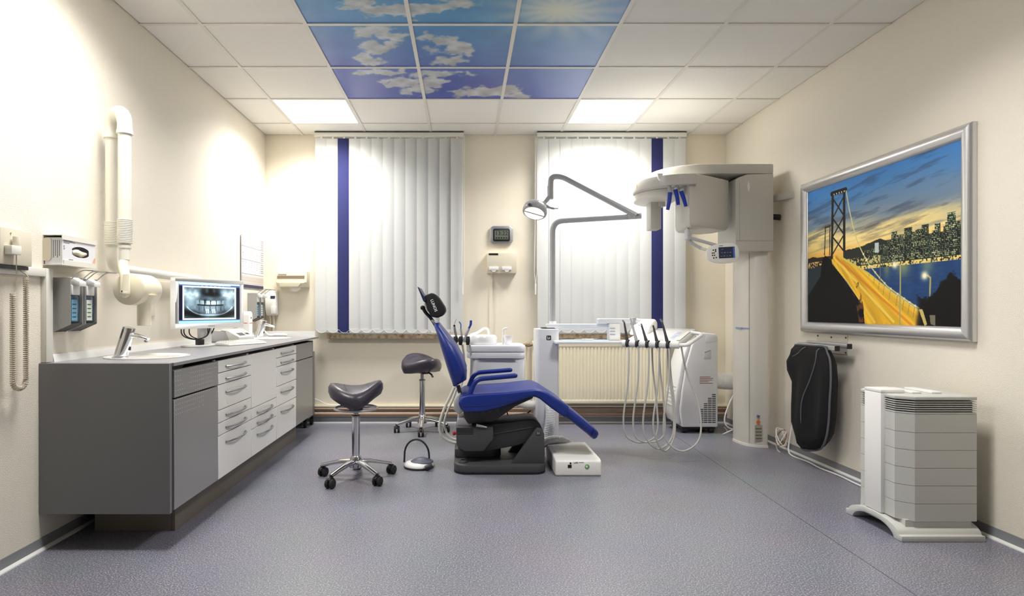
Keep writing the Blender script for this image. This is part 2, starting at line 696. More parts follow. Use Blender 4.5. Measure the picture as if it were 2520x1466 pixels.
# skirting: grey vinyl cove with a pale strip along the floor
def skirting(name, a, b, n):
    a, b, n = Vector(a), Vector(b), Vector(n)
    h = 0.056
    q = lambda o, z: [a + n * o + Vector((0, 0, z)), b + n * o + Vector((0, 0, z))]
    sk = MB()
    prof = [(0, 0.0005), (0.014, 0.0005), (0.008, 0.012), (0.0045, h), (0, h)]
    sk.loft([[a + n * o + Vector((0, 0, z)) for o, z in prof], [b + n * o + Vector((0, 0, z)) for o, z in prof]])
    s = sk.build(name, BASEB, kind='structure')
    st = MB()
    prof = [(0.0085, 0.0004), (0.022, 0.0004), (0.021, 0.006), (0.011, 0.014), (0.0075, 0.014)]
    st.loft([[a + n * o + Vector((0, 0, z)) for o, z in prof], [b + n * o + Vector((0, 0, z)) for o, z in prof]])
    st.build('edge_strip', WHITE, s)
skirting('baseboard_left', (XL, YF, 0), (XL, YB, 0), (1, 0, 0))
skirting('baseboard_right', (XR, YF, 0), (XR, YB, 0), (-1, 0, 0))
skirting('baseboard_back', (XL + 0.023, YB, 0), (XR - 0.023, YB, 0), (0, -1, 0))

# brown boxed heating pipes along the back wall, above the skirting
BROWN = mat('brown_pipe_board', (176, 148, 128), 0.45)
t1 = MB().box((XL + 0.001, YB - 0.03, 0.158), (XR - 0.001, YB - 0.0005, 0.172)).build('trim_1', CREAM, kind='structure')
t2 = MB().tube([(XL + 0.001, YB - 0.018, 0.14), (XR - 0.001, YB - 0.018, 0.14)], 0.0145, 12).build('trim_2', BROWN, kind='structure')
t3 = MB().tube([(XL + 0.001, YB - 0.02, 0.09), (XR - 0.001, YB - 0.02, 0.09)], 0.019, 12).build('trim_3', BROWN, kind='structure')

# left wall: smooth splash panel over the worktop, white trunking in front of it
MB().box((XL, 2.745, 0.84), (XL + 0.007, 5.72, 1.278)).build('trim_4', SMOOTH, kind='structure', bevel=0.001)
MB().box((XL, YF, 1.248), (XL + 0.022, 2.70, 1.285)).build('trim_5', OFFW, kind='structure', bevel=0.002)
MB().box((XL, 2.70, 0.856), (XL + 0.026, 2.744, 1.287)).build('trim_6', OFFW, kind='structure', bevel=0.002)

# ------------------------------------------------------------------ suspended ceiling
ceiling = MB().box((XL, YF, ZC + 0.03), (XR, YB, ZC + 0.1)).build('ceiling', PLENUM, kind='structure', base=(0, 0, ZC))
GX = [XL, -1.57, -0.945, -0.32, 0.305, 0.93, 1.555, 2.18, XR]
GY = [YB] + [5.40 - 0.625 * k for k in range(13)] + [YF]
SKYP = print_mat('sky_print', 0.35)

CLOUDS = [(880, 8, 52, 16, 1), (918, 30, 40, 12, 1), (962, 26, 60, 13, 1), (1004, 30, 50, 11, .9), (1062, 20, 60, 13, 1), (1122, 10, 50, 13, .9), (1022, 52, 15, 6, .7),
          (902, 84, 26, 20, 1), (940, 78, 34, 16, 1), (976, 94, 32, 12, .9), (958, 116, 36, 10, .8), (918, 122, 36, 18, 1), (894, 146, 24, 16, 1), (925, 157, 38, 11, .8),
          (1050, 93, 28, 12, .9), (1090, 100, 38, 14, .9), (1128, 120, 34, 18, 1), (1152, 130, 22, 13, 1), (1108, 150, 44, 13, .75), (1060, 128, 40, 20, .55),
          (892, 182, 28, 6, .8), (940, 179, 60, 8, .9), (992, 206, 48, 14, 1), (1022, 222, 42, 12, 1), (952, 206, 36, 7, .7), (1070, 186, 60, 10, .95), (1058, 206, 38, 12, 1), (1132, 181, 38, 7, .7),
          (1138, 233, 36, 11, .95), (1190, 226, 48, 13, 1), (1242, 225, 42, 15, 1), (1272, 236, 30, 9, .9)]


def sky_colour(X, Y):
    # the printed picture runs over all nine panels; laid out in the survey's pixels of the ceiling plane
    u = CX + F * X / Y
    v = CY - F * (ZC - EYE) / Y
    C = np.zeros(X.shape + (3,))
    top, bot = np.array([66, 142, 196]) / 255., np.array([66, 82, 172]) / 255.
    k = sstep(20, 235, v + 0.10 * (1000 - u))[..., None]
    C = top * (1 - k) + bot * k
    C = C + (fbm(u / 60, v / 22, 31)[..., None] - 0.5) * 0.09
    r = sstep(1150, 1480, u)[..., None] * 0.5
    C = C * (1 - r) + np.array([112, 138, 200]) / 255. * r
    d = np.zeros(X.shape)
    wu = u + 22 * (fbm(u / 30, v / 12, 11) - 0.5) * 2
    wv = v + 10 * (fbm(u / 30, v / 12, 17) - 0.5) * 2
    for (a, b, ru, rv, w) in CLOUDS:
        d = np.maximum(d, w * np.exp(-(((wu - a) / ru) ** 2 + ((wv - b) / rv) ** 2) * 0.75))
    n = fbm(u / 18, v / 8, 3, 6)
    m = sstep(0.36, 0.66, d + (n - 0.5) * 0.75)
    shade = fbm(u / 26, v / 10, 23)[..., None]
    cc = np.array([206, 208, 206]) / 255. * (0.72 + 0.42 * shade)
    C = C * (1 - 0.9 * m[..., None]) + cc * 0.9 * m[..., None]
    th = np.arctan2((v - 28) * 2.2, u - 1378)
    rr = np.hypot((u - 1378) / 150., (v - 28) / 62.)
    rays = 1 + 0.28 * np.sin(th * 13 + 3 * fbm(u / 40, v / 40, 5))
    g = np.exp(-rr ** 2 * 1.6 / rays)[..., None] * 0.92
    C = C * (1 - g) + np.array([226, 226, 206]) / 255. * g
    return C


LIGHT_CELLS = {(1, 1): LAMP_WATTS, (5, 1): LAMP_WATTS, (1, 5): LAMP_WATTS_FRONT, (5, 5): LAMP_WATTS_FRONT}
tile_mesh = {}
for ci in range(8):
    for ri in range(14):
        x0, x1 = GX[ci], GX[ci + 1]
        y1, y0 = GY[ri], GY[ri + 1]
        a = 0.012
        x0 += a if ci else 0.006
        x1 -= a if ci < 7 else 0.006
        y1 -= a if ri else 0.006
        y0 += a if ri < 13 else 0.006
        if (ci, ri) in LIGHT_CELLS:
            st = LIGHT_CELLS[(ci, ri)]
            where = {(1, 1): 'bright square ceiling light panel above the left window blind', (5, 1): 'bright square ceiling light panel above the right window blind',
                     (1, 5): 'square ceiling light panel above the camera, cabinet side', (5, 5): 'square ceiling light panel above the camera, picture side'}[(ci, ri)]
            L = thing('ceiling_light', where, 'ceiling light', ((x0 + x1) / 2, (y0 + y1) / 2, ZC), 'recessed ceiling light panels')
            fr = MB()
            w = 0.008
            z0, z1 = ZC + 0.001, ZC + 0.02
            fr.box((x0, y0, z0), (x1, y0 + w, z1)).box((x0, y1 - w, z0), (x1, y1, z1)).box((x0, y0 + w, z0), (x0 + w, y1 - w, z1)).box((x1 - w, y0 + w, z0), (x1, y1 - w, z1))
            fr.build('frame', WHITE, L)
            dm = mat('light_diffuser', (255, 251, 242), 0.5, emit=4.0, emit_col=(255, 251, 242))
            MB().box((x0 + w, y0 + w, ZC + 0.003), (x1 - w, y1 - w, ZC + 0.012)).build('diffuser', dm, L)
            ld = bpy.data.lights.new('panel_light', 'AREA')
            ld.shape = 'SQUARE'
            ld.size = x1 - x0 - 0.03
            ld.spread = math.radians(142)
            ld.energy = st
            ld.color = (1.0, 0.975, 0.935)
            lo = bpy.data.objects.new('panel_light', ld)
            COL.objects.link(lo)
            lo.parent = L
            lo.location = (0, 0, 0.0015)
            continue
        if 2 <= ci <= 4 and 2 <= ri <= 4:
            p = MB().box((x0, y0, ZC + 0.006), (x1, y1, ZC + 0.02)).build('sky_panel', WHITE, ceiling, label='ceiling panel printed with blue sky and clouds')
            grid_print('sky_print', SKYP, p, (x0, y1, ZC + 0.0055), (x0, y0, ZC + 0.0055), (x1, y1, ZC + 0.0055), 84, 84,
                       lambda S, T, x0=x0, x1=x1, y0=y0, y1=y1: sky_colour(x0 + T * (x1 - x0), y1 + S * (y0 - y1)))
            continue
        MB().box((x0, y0, ZC + 0.006), (x1, y1, ZC + 0.02)).build('ceiling_tile', CEIL, ceiling)
for x in GX[1:-1]:
    MB().box((x - 0.012, YF, ZC), (x + 0.012, YB, ZC + 0.022)).build('grid_bar', GRID, ceiling)
for y in GY[1:-1]:
    for i in range(8):
        a = GX[i] + (0.012 if i else 0)
        b = GX[i + 1] - (0.012 if i < 7 else 0)
        MB().box((a, y - 0.012, ZC + 0.0004), (b, y + 0.012, ZC + 0.022)).build('grid_bar', GRID, ceiling)

# ------------------------------------------------------------------ vertical blinds
SLAT = mat('white_blind_fabric', (222, 224, 223), 0.8, bump=(700, 0.1), trans=0.12)
SLATB = mat('navy_blind_fabric', (33, 37, 94), 0.8, bump=(700, 0.1))
def vertical_blind(label, xa, xb, blue, chain_x, curl):
    y = 5.648
    root = thing('vertical_blind', label, 'window blind', ((xa + xb) / 2, y, 0.88), 'vertical blinds at the windows')
    MB().prism(rrect(y - 0.022, ZC - 0.046, y + 0.022, ZC - 0.008, 0.004), 'x', xa, xb).build('head_rail', OFFW, root)
    MB().box((xa, y - 0.02, ZC - 0.008), (xb, y + 0.02, ZC - 0.0005)).build('rail_bracket', DARK, root)
    n = 13
    pitch = (xb - xa - 0.02) / n
    zt, zb = ZC - 0.062, 0.885
    for i in range(n):
        cx = xa + 0.01 + pitch * (i + 0.5)
        ang = math.radians(curl[0] + (curl[1] - curl[0]) * i / (n - 1))
        hw = 0.061
        ring = []
        for k in range(7):
            q = -1 + 2 * k / 6
            ring.append((q * hw, 0.006 * (1 - q * q)))
        out = [(cx + px * math.cos(ang) - py * math.sin(ang), y + px * math.sin(ang) - py * math.cos(ang)) for px, py in ring]
        inn = [(p[0], p[1] + 0.0012) for p in out][::-1]
        slat = MB().prism(out + inn, 'z', zb, zt).build('slat', SLATB if i == blue else SLAT, root)
        MB().box((cx - 0.008, y - 0.006, zt), (cx + 0.008, y + 0.004, ZC - 0.046)).build('hanger', OFFW, slat)
        MB().box((cx - 0.05, y - 0.011, zb - 0.003), (cx + 0.05, y - 0.0075, zb + 0.028)).build('weight_pocket', SLATB if i == blue else SLAT, slat)
    for i in range(n - 1):
        c0 = xa + 0.01 + pitch * (i + 0.5)
        pts = [(c0 - 0.05 + (pitch + 0.0) * t, y - 0.014, zb + 0.026 - 0.032 * 4 * t * (1 - t)) for t in [k / 8 for k in range(9)]]
        MB().tube(pts, 0.0014, 5).build('bead_chain', WHITE, root)
    # pull cord with its tassel at the side of the rail
    zc = 1.33
    MB().tube([(chain_x, y - 0.024, ZC - 0.04), (chain_x - 0.004, y - 0.03, 1.9), (chain_x - 0.012, y - 0.03, 1.45), (chain_x, y - 0.03, zc + 0.02)], 0.0022, 6).build('pull_cord', WHITE, root)
    MB().tube([(chain_x + 0.012, y - 0.024, ZC - 0.04), (chain_x + 0.014, y - 0.03, 1.9), (chain_x + 0.016, y - 0.03, 1.45), (chain_x, y - 0.03, zc + 0.02)], 0.0022, 6).build('pull_cord', WHITE, root)
    MB().cyl((chain_x, y - 0.03, zc + 0.02), (chain_x, y - 0.03, zc - 0.085), 0.008, 0.0065, 10).build('tassel', WHITE, root)
    return root
vertical_blind('white vertical slat blind with one navy slat, at the window behind the saddle stools', PX(775, 0, 5.648).x, PX(1141, 0, 5.648).x, 2, PX(1141, 0, 5.648).x - 0.006, (3, 16))
vertical_blind('white vertical slat blind with one navy slat, behind the operating light', PX(1322, 0, 5.648).x, PX(1688, 0, 5.648).x, 10, PX(1317, 0, 5.648).x, (4, -2))

# ================================================================== LEFT SIDE: cabinet run
XF = -1.335                                   # plane of the cabinet fronts
UNITS = [2.71, 3.21, 3.708, 4.208, 4.703, 5.21]
ZTOP, ZBOT = 0.82, 0.172
XBK = XL + 0.025
PERF = perforated_mat()
HANDLE = mat('satin_chrome_handle', (168, 168, 170), 0.25, 1.0)


def carcass(root, y0, y1, m=WHITELAM, sides=True):
    b = MB()
    b.box((XBK, y0 + 0.002, ZBOT + 0.003), (XF - 0.024, y0 + 0.018, ZTOP + 0.004)).box((XBK, y1 - 0.018, ZBOT + 0.003), (XF - 0.024, y1 - 0.002, ZTOP + 0.004))
    b.box((XBK, y0 + 0.018, ZBOT + 0.003), (XF - 0.024, y1 - 0.018, ZBOT + 0.02)).box((XBK, y0 + 0.018, ZBOT + 0.02), (XBK + 0.01, y1 - 0.018, ZTOP + 0.004))
    b.build('body', m, root)


def bow_handle(parent, y0, y1, z):
    yc, L = (y0 + y1) / 2, min(0.30, (y1 - y0) * 0.68)
    pts = []
    for k in range(13):
        t = k / 12
        pts.append((XF + 0.003 + 0.03 * math.sin(math.pi * t) ** 0.7, yc - L / 2 + L * t, z))
    MB().tube(pts, 0.0062, 8, flat=0.9, up=(0, 0, 1)).build('handle', HANDLE, parent)


def front(root, name, y0, y1, z0, z1, m, handle=True):
    g = 0.002
    p = MB().box((XF - 0.02, y0 + g, z0 + g), (XF, y1 - g, z1 - g)).build(name, m, root, bevel=0.0015, seg=1)
    if handle:
        bow_handle(p, y0, y1, z1 - 0.038 if z1 - z0 < 0.1 else z1 - 0.05)
    return p


u0 = thing('sink_cabinet', 'grey cabinet with punched doors and a plain grey end panel, nearest unit of the run', 'cabinet', (-1.63, 2.95, 0), 'base cabinets along the left wall')
carcass(u0, UNITS[0], UNITS[1], GREYLAM)
front(u0, 'drawer', UNITS[0] + 0.012, UNITS[1], 0.688, ZTOP, PERF, False)
front(u0, 'door', UNITS[0] + 0.012, UNITS[1], ZBOT, 0.684, PERF, False)
MB().box((XL + 0.0005, 2.686, 0.168), (XF - 0.002, 2.708, 0.8535)).build('end_panel', GREYLAM, u0, bevel=0.0015, seg=1)
MB().box((XF - 0.03, 2.7085, 0.17), (XF - 0.012, 2.7235, 0.832)).build('edge_profile', BLACK, u0)  # black strip that draws the shade in the gap between end panel and door
COLS = [
    ('white drawer cabinet with six bowed chrome handles', [(0.752, ZTOP), (0.688, 0.752), (0.549, 0.688), (0.479, 0.549), (0.409, 0.479), (ZBOT, 0.409)], None),
    ('white cabinet with a plain tall door above three handled drawers', [(0.408, 0.4755), (0.344, 0.408), (ZBOT, 0.344)], (0.4755, ZTOP)),
    ('white drawer cabinet with five bowed chrome handles', [(0.752, ZTOP), (0.69, 0.752), (0.548, 0.69), (0.406, 0.548), (ZBOT, 0.406)], None)]
for i, (lab, drs, door) in enumerate(COLS):
    y0, y1 = UNITS[i + 1], UNITS[i + 2]
    c = thing('drawer_cabinet', lab, 'cabinet', (-1.63, (y0 + y1) / 2, 0), 'base cabinets along the left wall')
    carcass(c, y0, y1)
    for (a, b) in drs:
        front(c, 'drawer', y0, y1, a, b, WHITELAM)
    if door:
        front(c, 'door', y0, y1, door[0], door[1], WHITELAM, False)
u4 = thing('sink_cabinet', 'grey two-front cabinet at the far end of the run, beside the window wall', 'cabinet', (-1.63, 4.95, 0), 'base cabinets along the left wall')
GREYF = mat('pale_grey_laminate', (150, 148, 145), 0.35, 0.2)
carcass(u4, UNITS[4], UNITS[5], GREYLAM)
front(u4, 'drawer', UNITS[4], UNITS[5], 0.689, ZTOP, GREYF, False)
front(u4, 'door', UNITS[4], UNITS[5], ZBOT, 0.686, GREYF, False)
MB().box((XL + 0.015, UNITS[5], 0.168), (XF, UNITS[5] + 0.016, 0.827)).build('end_panel', GREYLAM, u4)
pl = thing('cabinet_plinth', 'taupe plinth recessed under the row of cabinets', 'plinth', (-1.64, 3.95, 0))
MB().box((-1.452, 2.937, 0.0005), (-1.436, 5.05, ZBOT + 0.002)).build('front_board', PLINTH, pl, bevel=0.001, seg=1)
MB().box((-1.835, 2.937, 0.0005), (-1.453, 2.952, ZBOT + 0.002)).build('end_board', PLINTH, pl, bevel=0.001, seg=1)
MB().box((-1.83, 5.03, 0.0005), (-1.453, 5.045, ZBOT + 0.002)).build('end_board', PLINTH, pl, bevel=0.001, seg=1)

# worktop with two oval inset basins
wt = thing('worktop', 'long grey laminate worktop with white upstand over the cabinets', 'worktop', (-1.63, 4.05, 0.83))
ZW0, ZW1 = 0.839, 0.854
XW0, XW1 = XL + 0.008, XF + 0.006


def holed(b, x0, x1, y0, y1, z0, z1, cx, cy, rx, ry, n=48):
    E, R = [], []
    for k in range(n):
        a = 2 * math.pi * k / n
        c, s = math.cos(a), math.sin(a)
        E.append((cx + rx * c, cy + ry * s))
        t = min(((x1 - cx) if c > 0 else (x0 - cx)) / c if abs(c) > 1e-6 else 9, ((y1 - cy) if s > 0 else (y0 - cy)) / s if abs(s) > 1e-6 else 9)
        R.append((cx + c * t, cy + s * t))
    # put the rectangle's corners in
    for (qx, qy) in ((x1, y1), (x0, y1), (x0, y0), (x1, y0)):
        j = min(range(n), key=lambda i: (R[i][0] - qx) ** 2 + (R[i][1] - qy) ** 2)
        R[j] = (qx, qy)
    vs = [(p[0], p[1], z) for z in (z0, z1) for L in (E, R) for p in L]
    fs = []
    for k in range(n):
        j = (k + 1) % n
        fs += [(k, j, n + j, n + k), (2 * n + k, 3 * n + k, 3 * n + j, 2 * n + j), (k, 2 * n + k, 2 * n + j, j), (n + k, n + j, 3 * n + j, 3 * n + k)]
    b.add(vs, fs)


BAS = [(-1.635, 3.06, 0.195, 0.19), (-1.66, 5.02, 0.18, 0.19)]
b = MB()
holed(b, XW0, XW1, 2.7085, 3.30, ZW0, ZW1, *BAS[0])
b.box((XW0, 3.30, ZW0), (XW1, 4.78, ZW1))
holed(b, XW0, XW1, 4.78, 5.40, ZW0, ZW1, *BAS[1])
b.build('top', TOPLAM, wt)
MB().prism([(XW0, ZW1), (XW0 + 0.02, ZW1), (XW0 + 0.012, ZW1 + 0.036), (XW0, ZW1 + 0.036)], 'y', 2.75, 5.385).build('upstand', WHITE, wt)
MB().prism(rrect(XW0 + 0.02, 5.386, XW1 - 0.03, 5.40, 0.004), 'z', ZW1, ZW1 + 0.05).build('end_upstand', WHITE, wt)
CERAMIC = mat('white_ceramic', (246, 246, 244), 0.12, coat=0.5)
for i, (cx, cy, rx, ry) in enumerate(BAS):
    lab = ('oval white basin set in the worktop near the end panel', 'oval white basin set in the far end of the worktop')[i]
    R = MB()
    prof = [(1.03, ZW1 + 0.001), (1.03, ZW1 + 0.006), (0.97, ZW1 + 0.007), (0.93, ZW1 - 0.004), (0.86, ZW1 - 0.05), (0.7, ZW1 - 0.1), (0.35, ZW1 - 0.12), (0.08, ZW1 - 0.125)]
    R.loft([[Vector((cx + rx * r * math.cos(2 * math.pi * k / 48), cy + ry * r * math.sin(2 * math.pi * k / 48), z)) for k in range(48)] for r, z in prof])
    bs = thing('basin', lab, 'basin', (cx, cy, ZW1), 'oval basins in the worktop')
    R.build('bowl', CERAMIC, bs)
    MB().lathe([(0.02, 0), (0.02, 0.003), (0.006, 0.0035)], (cx, cy, ZW1 - 0.125), n=16).build('drain', CHROME, bs)


def tap(label, x, y, s=1.0):
    t = thing('faucet', label, 'faucet', (x, y, ZW1), 'chrome sensor taps at the basins')
    z = ZW1 + 0.0075
    rings = []
    for k in range(9):
        q = k / 8
        c = Vector((x + 0.042 * q, y + 0.004 * q, z + 0.148 * q))
        r = 0.031 - 0.004 * q
        ring = []
        for j in range(24):
            a = 2 * math.pi * j / 24
            p = Vector((r * 1.08 * math.cos(a), r * math.sin(a), 0))
            p.z = -p.x * 0.28 * q if k else 0
            ring.append(c + p)
        rings.append(ring)
    MB().loft(rings).build('body', CHROME, t, bevel=0.003)
    MB().lathe([(0.038, 0), (0.038, 0.004), (0.032, 0.006)], (x, y, ZW1 + 0.0072 - 0.0001), n=24).build('base_ring', CHROME, t)
    sp = [(x + 0.045, y + 0.002, z + 0.113), (x + 0.085, y + 0.002, z + 0.105), (x + 0.125, y + 0.002, z + 0.094), (x + 0.137, y + 0.002, z + 0.088)]
    o = MB().tube(sp, [0.02, 0.017, 0.014, 0.012], 16, flat=0.7, up=(0, 0, 1)).build('spout', CHROME, t)
    MB().cyl((x + 0.128, y + 0.002, z + 0.086), (x + 0.124, y + 0.002, z + 0.076), 0.009, n=14).build('aerator', STEEL, o)
    MB().prism(rrect(y - 0.006, z + 0.035, y + 0.009, z + 0.072, 0.005), 'x', x + 0.04, x + 0.0475).build('sensor_window', BLACK, t)


tap('chrome sensor tap at the basin near the grey end panel', -1.70, 2.925)
tap('chrome sensor tap at the far basin under the wall calendar', -1.765, 5.08)

# rolling cart tucked behind the end of the run
rc = thing('rolling_cart', 'rolling cart behind the far cabinet, only its black casters showing', 'cart', (-1.66, 5.58, 0))
MB().box((-1.86, 5.47, 0.09), (-1.44, 5.70, 0.70)).build('body', GREYLAM, rc, bevel=0.004)
for (x, y) in ((-1.83, 5.50), (-1.48, 5.51), (-1.83, 5.68), (-1.46, 5.66)):
    c = MB().cyl((x - 0.012, y, 0.03), (x + 0.012, y, 0.03), 0.0295, n=16).build('caster', RUBBER, rc)
    MB().box((x - 0.016, y - 0.012, 0.03), (x + 0.016, y + 0.012, 0.09)).build('fork', BLACK, c)

# ------------------------------------------------------------------ on the worktop: monitor, keyboard, devices
SCREEN = print_mat('screen_print', 0.2, emit=1.1)


def xray(S, T):
    C = np.zeros(S.shape + (3,)) + np.array([10, 12, 40]) / 255.
    C = over(C, ((T < 0.06)).astype(float), (190, 214, 240))
    C = over(C, ((T >= 0.05) & (T < 0.095)).astype(float), (62, 96, 150))
    C = over(C, ((T >= 0.05) & (T < 0.062) & (S > 0.02) & (S < 0.84)).astype(float), (235, 242, 250))
    C = over(C, ((T >= 0.08) & (T < 0.09) & (np.sin(S * 90) > 0.2) & (S > 0.3) & (S < 0.72)).astype(float), (210, 225, 245))
    C = over(C, (T > 0.915).astype(float), (60, 80, 130))
    C = over(C, (T > 0.935).astype(float), (160, 210, 250))
    C = over(C, ((S > 0.065) & (S < 0.935) & (T > 0.09) & (T < 0.91)).astype(float), (226, 238, 250))
    ins = ((S > 0.09) & (S < 0.905) & (T > 0.125) & (T < 0.875)).astype(float)
    x, y = (S - 0.5) / 0.41, (T - 0.5) / 0.375
    n = fbm(S * 14, T * 10, 41)
    I = 0.42 + 0.3 * (n - 0.5)
    I += 0.45 * np.exp(-((y + 0.62) / 0.3) ** 2) * sstep(0.3, 0.6, np.abs(x)) * (0.5 + n)
    I += 0.25 * np.exp(-((np.abs(x) - 0.78) / 0.2) ** 2 - ((y + 0.2) / 0.5) ** 2)
    I -= 0.42 * np.exp(-(x / 0.36) ** 4 - ((y + 0.72) / 0.28) ** 4)
    I += 0.25 * np.exp(-(np.abs(np.abs(x) - 0.14) / 0.07) ** 2 - ((y + 0.8) / 0.2) ** 2)
    I -= 0.42 * np.exp(-((y - 0.85 + 0.25 * x * x) / 0.25) ** 2) * sstep(0.1, 0.5, np.abs(x))
    jaw = 0.86 - 0.75 * np.abs(x) ** 3.2
    I += 0.4 * np.exp(-((y - jaw + 0.06) / 0.045) ** 2) * (np.abs(x) < 0.9)
    I += 0.12 * (y < jaw) * sstep(-0.1, 0.3, y)
    bite = 0.16 - 0.16 * x * x
    for side, amp in ((-1, 1.0), (1, 1.0)):
        d = (y - bite) * side
        L = 0.34 if side < 0 else 0.40
        ph = np.arcsin(np.clip(x / 0.62, -1, 1))
        tooth = (np.abs(np.sin(ph * 8.2 + (0.3 if side > 0 else 0))) > 0.22 + 0.9 * np.clip(d - 0.16, 0, 1)).astype(float)
        m = sstep(0.03, 0.06, d) * (1 - sstep(L - 0.08, L, d)) * (np.abs(x) < 0.56)
        br = 0.95 if side < 0 else 0.7
        core = 1.0 - 0.3 * sstep(0.2, 0.4, np.abs(x))
        I = I * (1 - m * tooth) + m * tooth * br * core
        I = I - 0.25 * m * (1 - tooth)
    I -= 0.6 * np.exp(-((y - bite) / 0.032) ** 2) * (np.abs(x) < 0.52)
    I -= 0.6 * np.exp(-((x + 0.21) / 0.05) ** 2 - ((y + 0.05) / 0.15) ** 2)
    for c in (-0.16, -0.09, 0.09, 0.17):
        I += 0.7 * np.exp(-((x - c) / 0.02) ** 2) * ((y > 0.4) & (y < 0.68))
    I = np.clip(I, 0.03, 1)[..., None]
    X = I ** 1.1 * np.array([0.86, 0.97, 1.0]) + (1 - I) * I * np.array([-0.08, 0.03, 0.14])
    return C * (1 - ins[..., None]) + X * ins[..., None]


def M4(x, y, z, a):
    return Matrix.Translation((x, y, z)) @ rotz(a)


mo = thing('monitor', 'white-framed computer monitor showing a dental panorama x-ray', 'monitor', (-1.69, 3.94, ZW1))
Mm = M4(-1.683, 3.935, 0, math.radians(64.3))
WM, HM, zc = 0.551, 0.327, 1.1387
fr = MB()
o = rrect(-WM / 2, zc - HM / 2, WM / 2, zc + HM / 2, 0.008, 3)
bz = 0.026
fr.box((-WM / 2, -0.004, zc - HM / 2), (WM / 2, 0.045, zc - HM / 2 + 0.034)).box((-WM / 2, -0.004, zc + HM / 2 - bz), (WM / 2, 0.045, zc + HM / 2))
fr.box((-WM / 2, -0.004, zc - HM / 2 + 0.034), (-WM / 2 + bz, 0.045, zc + HM / 2 - bz)).box((WM / 2 - bz, -0.004, zc - HM / 2 + 0.034), (WM / 2, 0.045, zc + HM / 2 - bz))
fr.xf(Mm).build('bezel', WHITE, mo, bevel=0.003)
MB().box((-WM / 2 + bz, 0.006, zc - HM / 2 + 0.034), (WM / 2 - bz, 0.05, zc + HM / 2 - bz)).xf(Mm).build('rear_shell', WHITE, mo)
q = lambda x, z: Mm @ Vector((x, 0.0052, z))
grid_print('screen', SCREEN, mo, q(-WM / 2 + bz, zc + HM / 2 - bz), q(WM / 2 - bz, zc + HM / 2 - bz), q(-WM / 2 + bz, zc - HM / 2 + 0.034), 220, 130, xray)
MB().box((-0.028, -0.0046, zc - HM / 2 + 0.012), (0.028, -0.0041, zc - HM / 2 + 0.018)).xf(Mm).build('maker_mark', GREYP, mo)
MB().box((-0.05, 0.05, ZW1 + 0.012), (0.05, 0.075, zc + 0.05)).xf(Mm).build('neck', WHITE, mo, bevel=0.005)
MB().prism(ellipse(-0.03, 0.085, 0.12, 0.085, 36), 'z', ZW1 + 0.0005, ZW1 + 0.012).xf(Mm).build('foot', WHITE, mo, bevel=0.003)
for k, xs in enumerate((-0.09, -0.07, -0.03)):
    pts = smooth_path([(xs - 0.03, 0.085, zc - 0.05), (xs - 0.06, 0.10, zc - 0.19), (xs, 0.06 + 0.01 * k, ZW1 + 0.05), (xs + 0.07, 0.02 + 0.02 * k, ZW1 + 0.07), (xs + 0.09, 0.03, zc - 0.15)], 6)
    MB().tube(pts, 0.004, 6).xf(Mm).build('cable', BLACK, mo)
MB().box((-0.085, 0.015, ZW1 + 0.013), (-0.04, 0.05, ZW1 + 0.05)).xf(Mm).build('plug', BLACK, mo, bevel=0.004)

kb = thing('keyboard', 'flat white keyboard lying on the worktop before the monitor', 'keyboard', (-1.56, 4.13, ZW1))
Mk = M4(-1.56, 4.15, ZW1 + 0.001, math.radians(64))
MB().prism([(-0.065, 0.0), (0.065, 0.0), (0.065, 0.022), (0.055, 0.026), (-0.06, 0.012), (-0.065, 0.008)], 'x', -0.17, 0.17).xf(Mk).build('case', WHITE, kb, bevel=0.003)
kk = MB().box((-0.008, -0.0075, 0), (0.008, 0.0075, 0.006)).xf(Mk @ Matrix.Translation((-0.15, -0.044, 0.0135)) @ Matrix.Rotation(math.radians(6), 4, 'X')).build('key', OFFW, kb)
for r in range(5):
    for c in range(16):
        if r or c:
            k2 = kk.copy()
            COL.objects.link(k2)
            k2.parent = kb
            d = Mk.to_3x3() @ Vector((0.02 * c, 0.0215 * r, 0.0026 * r))
            k2.location = d

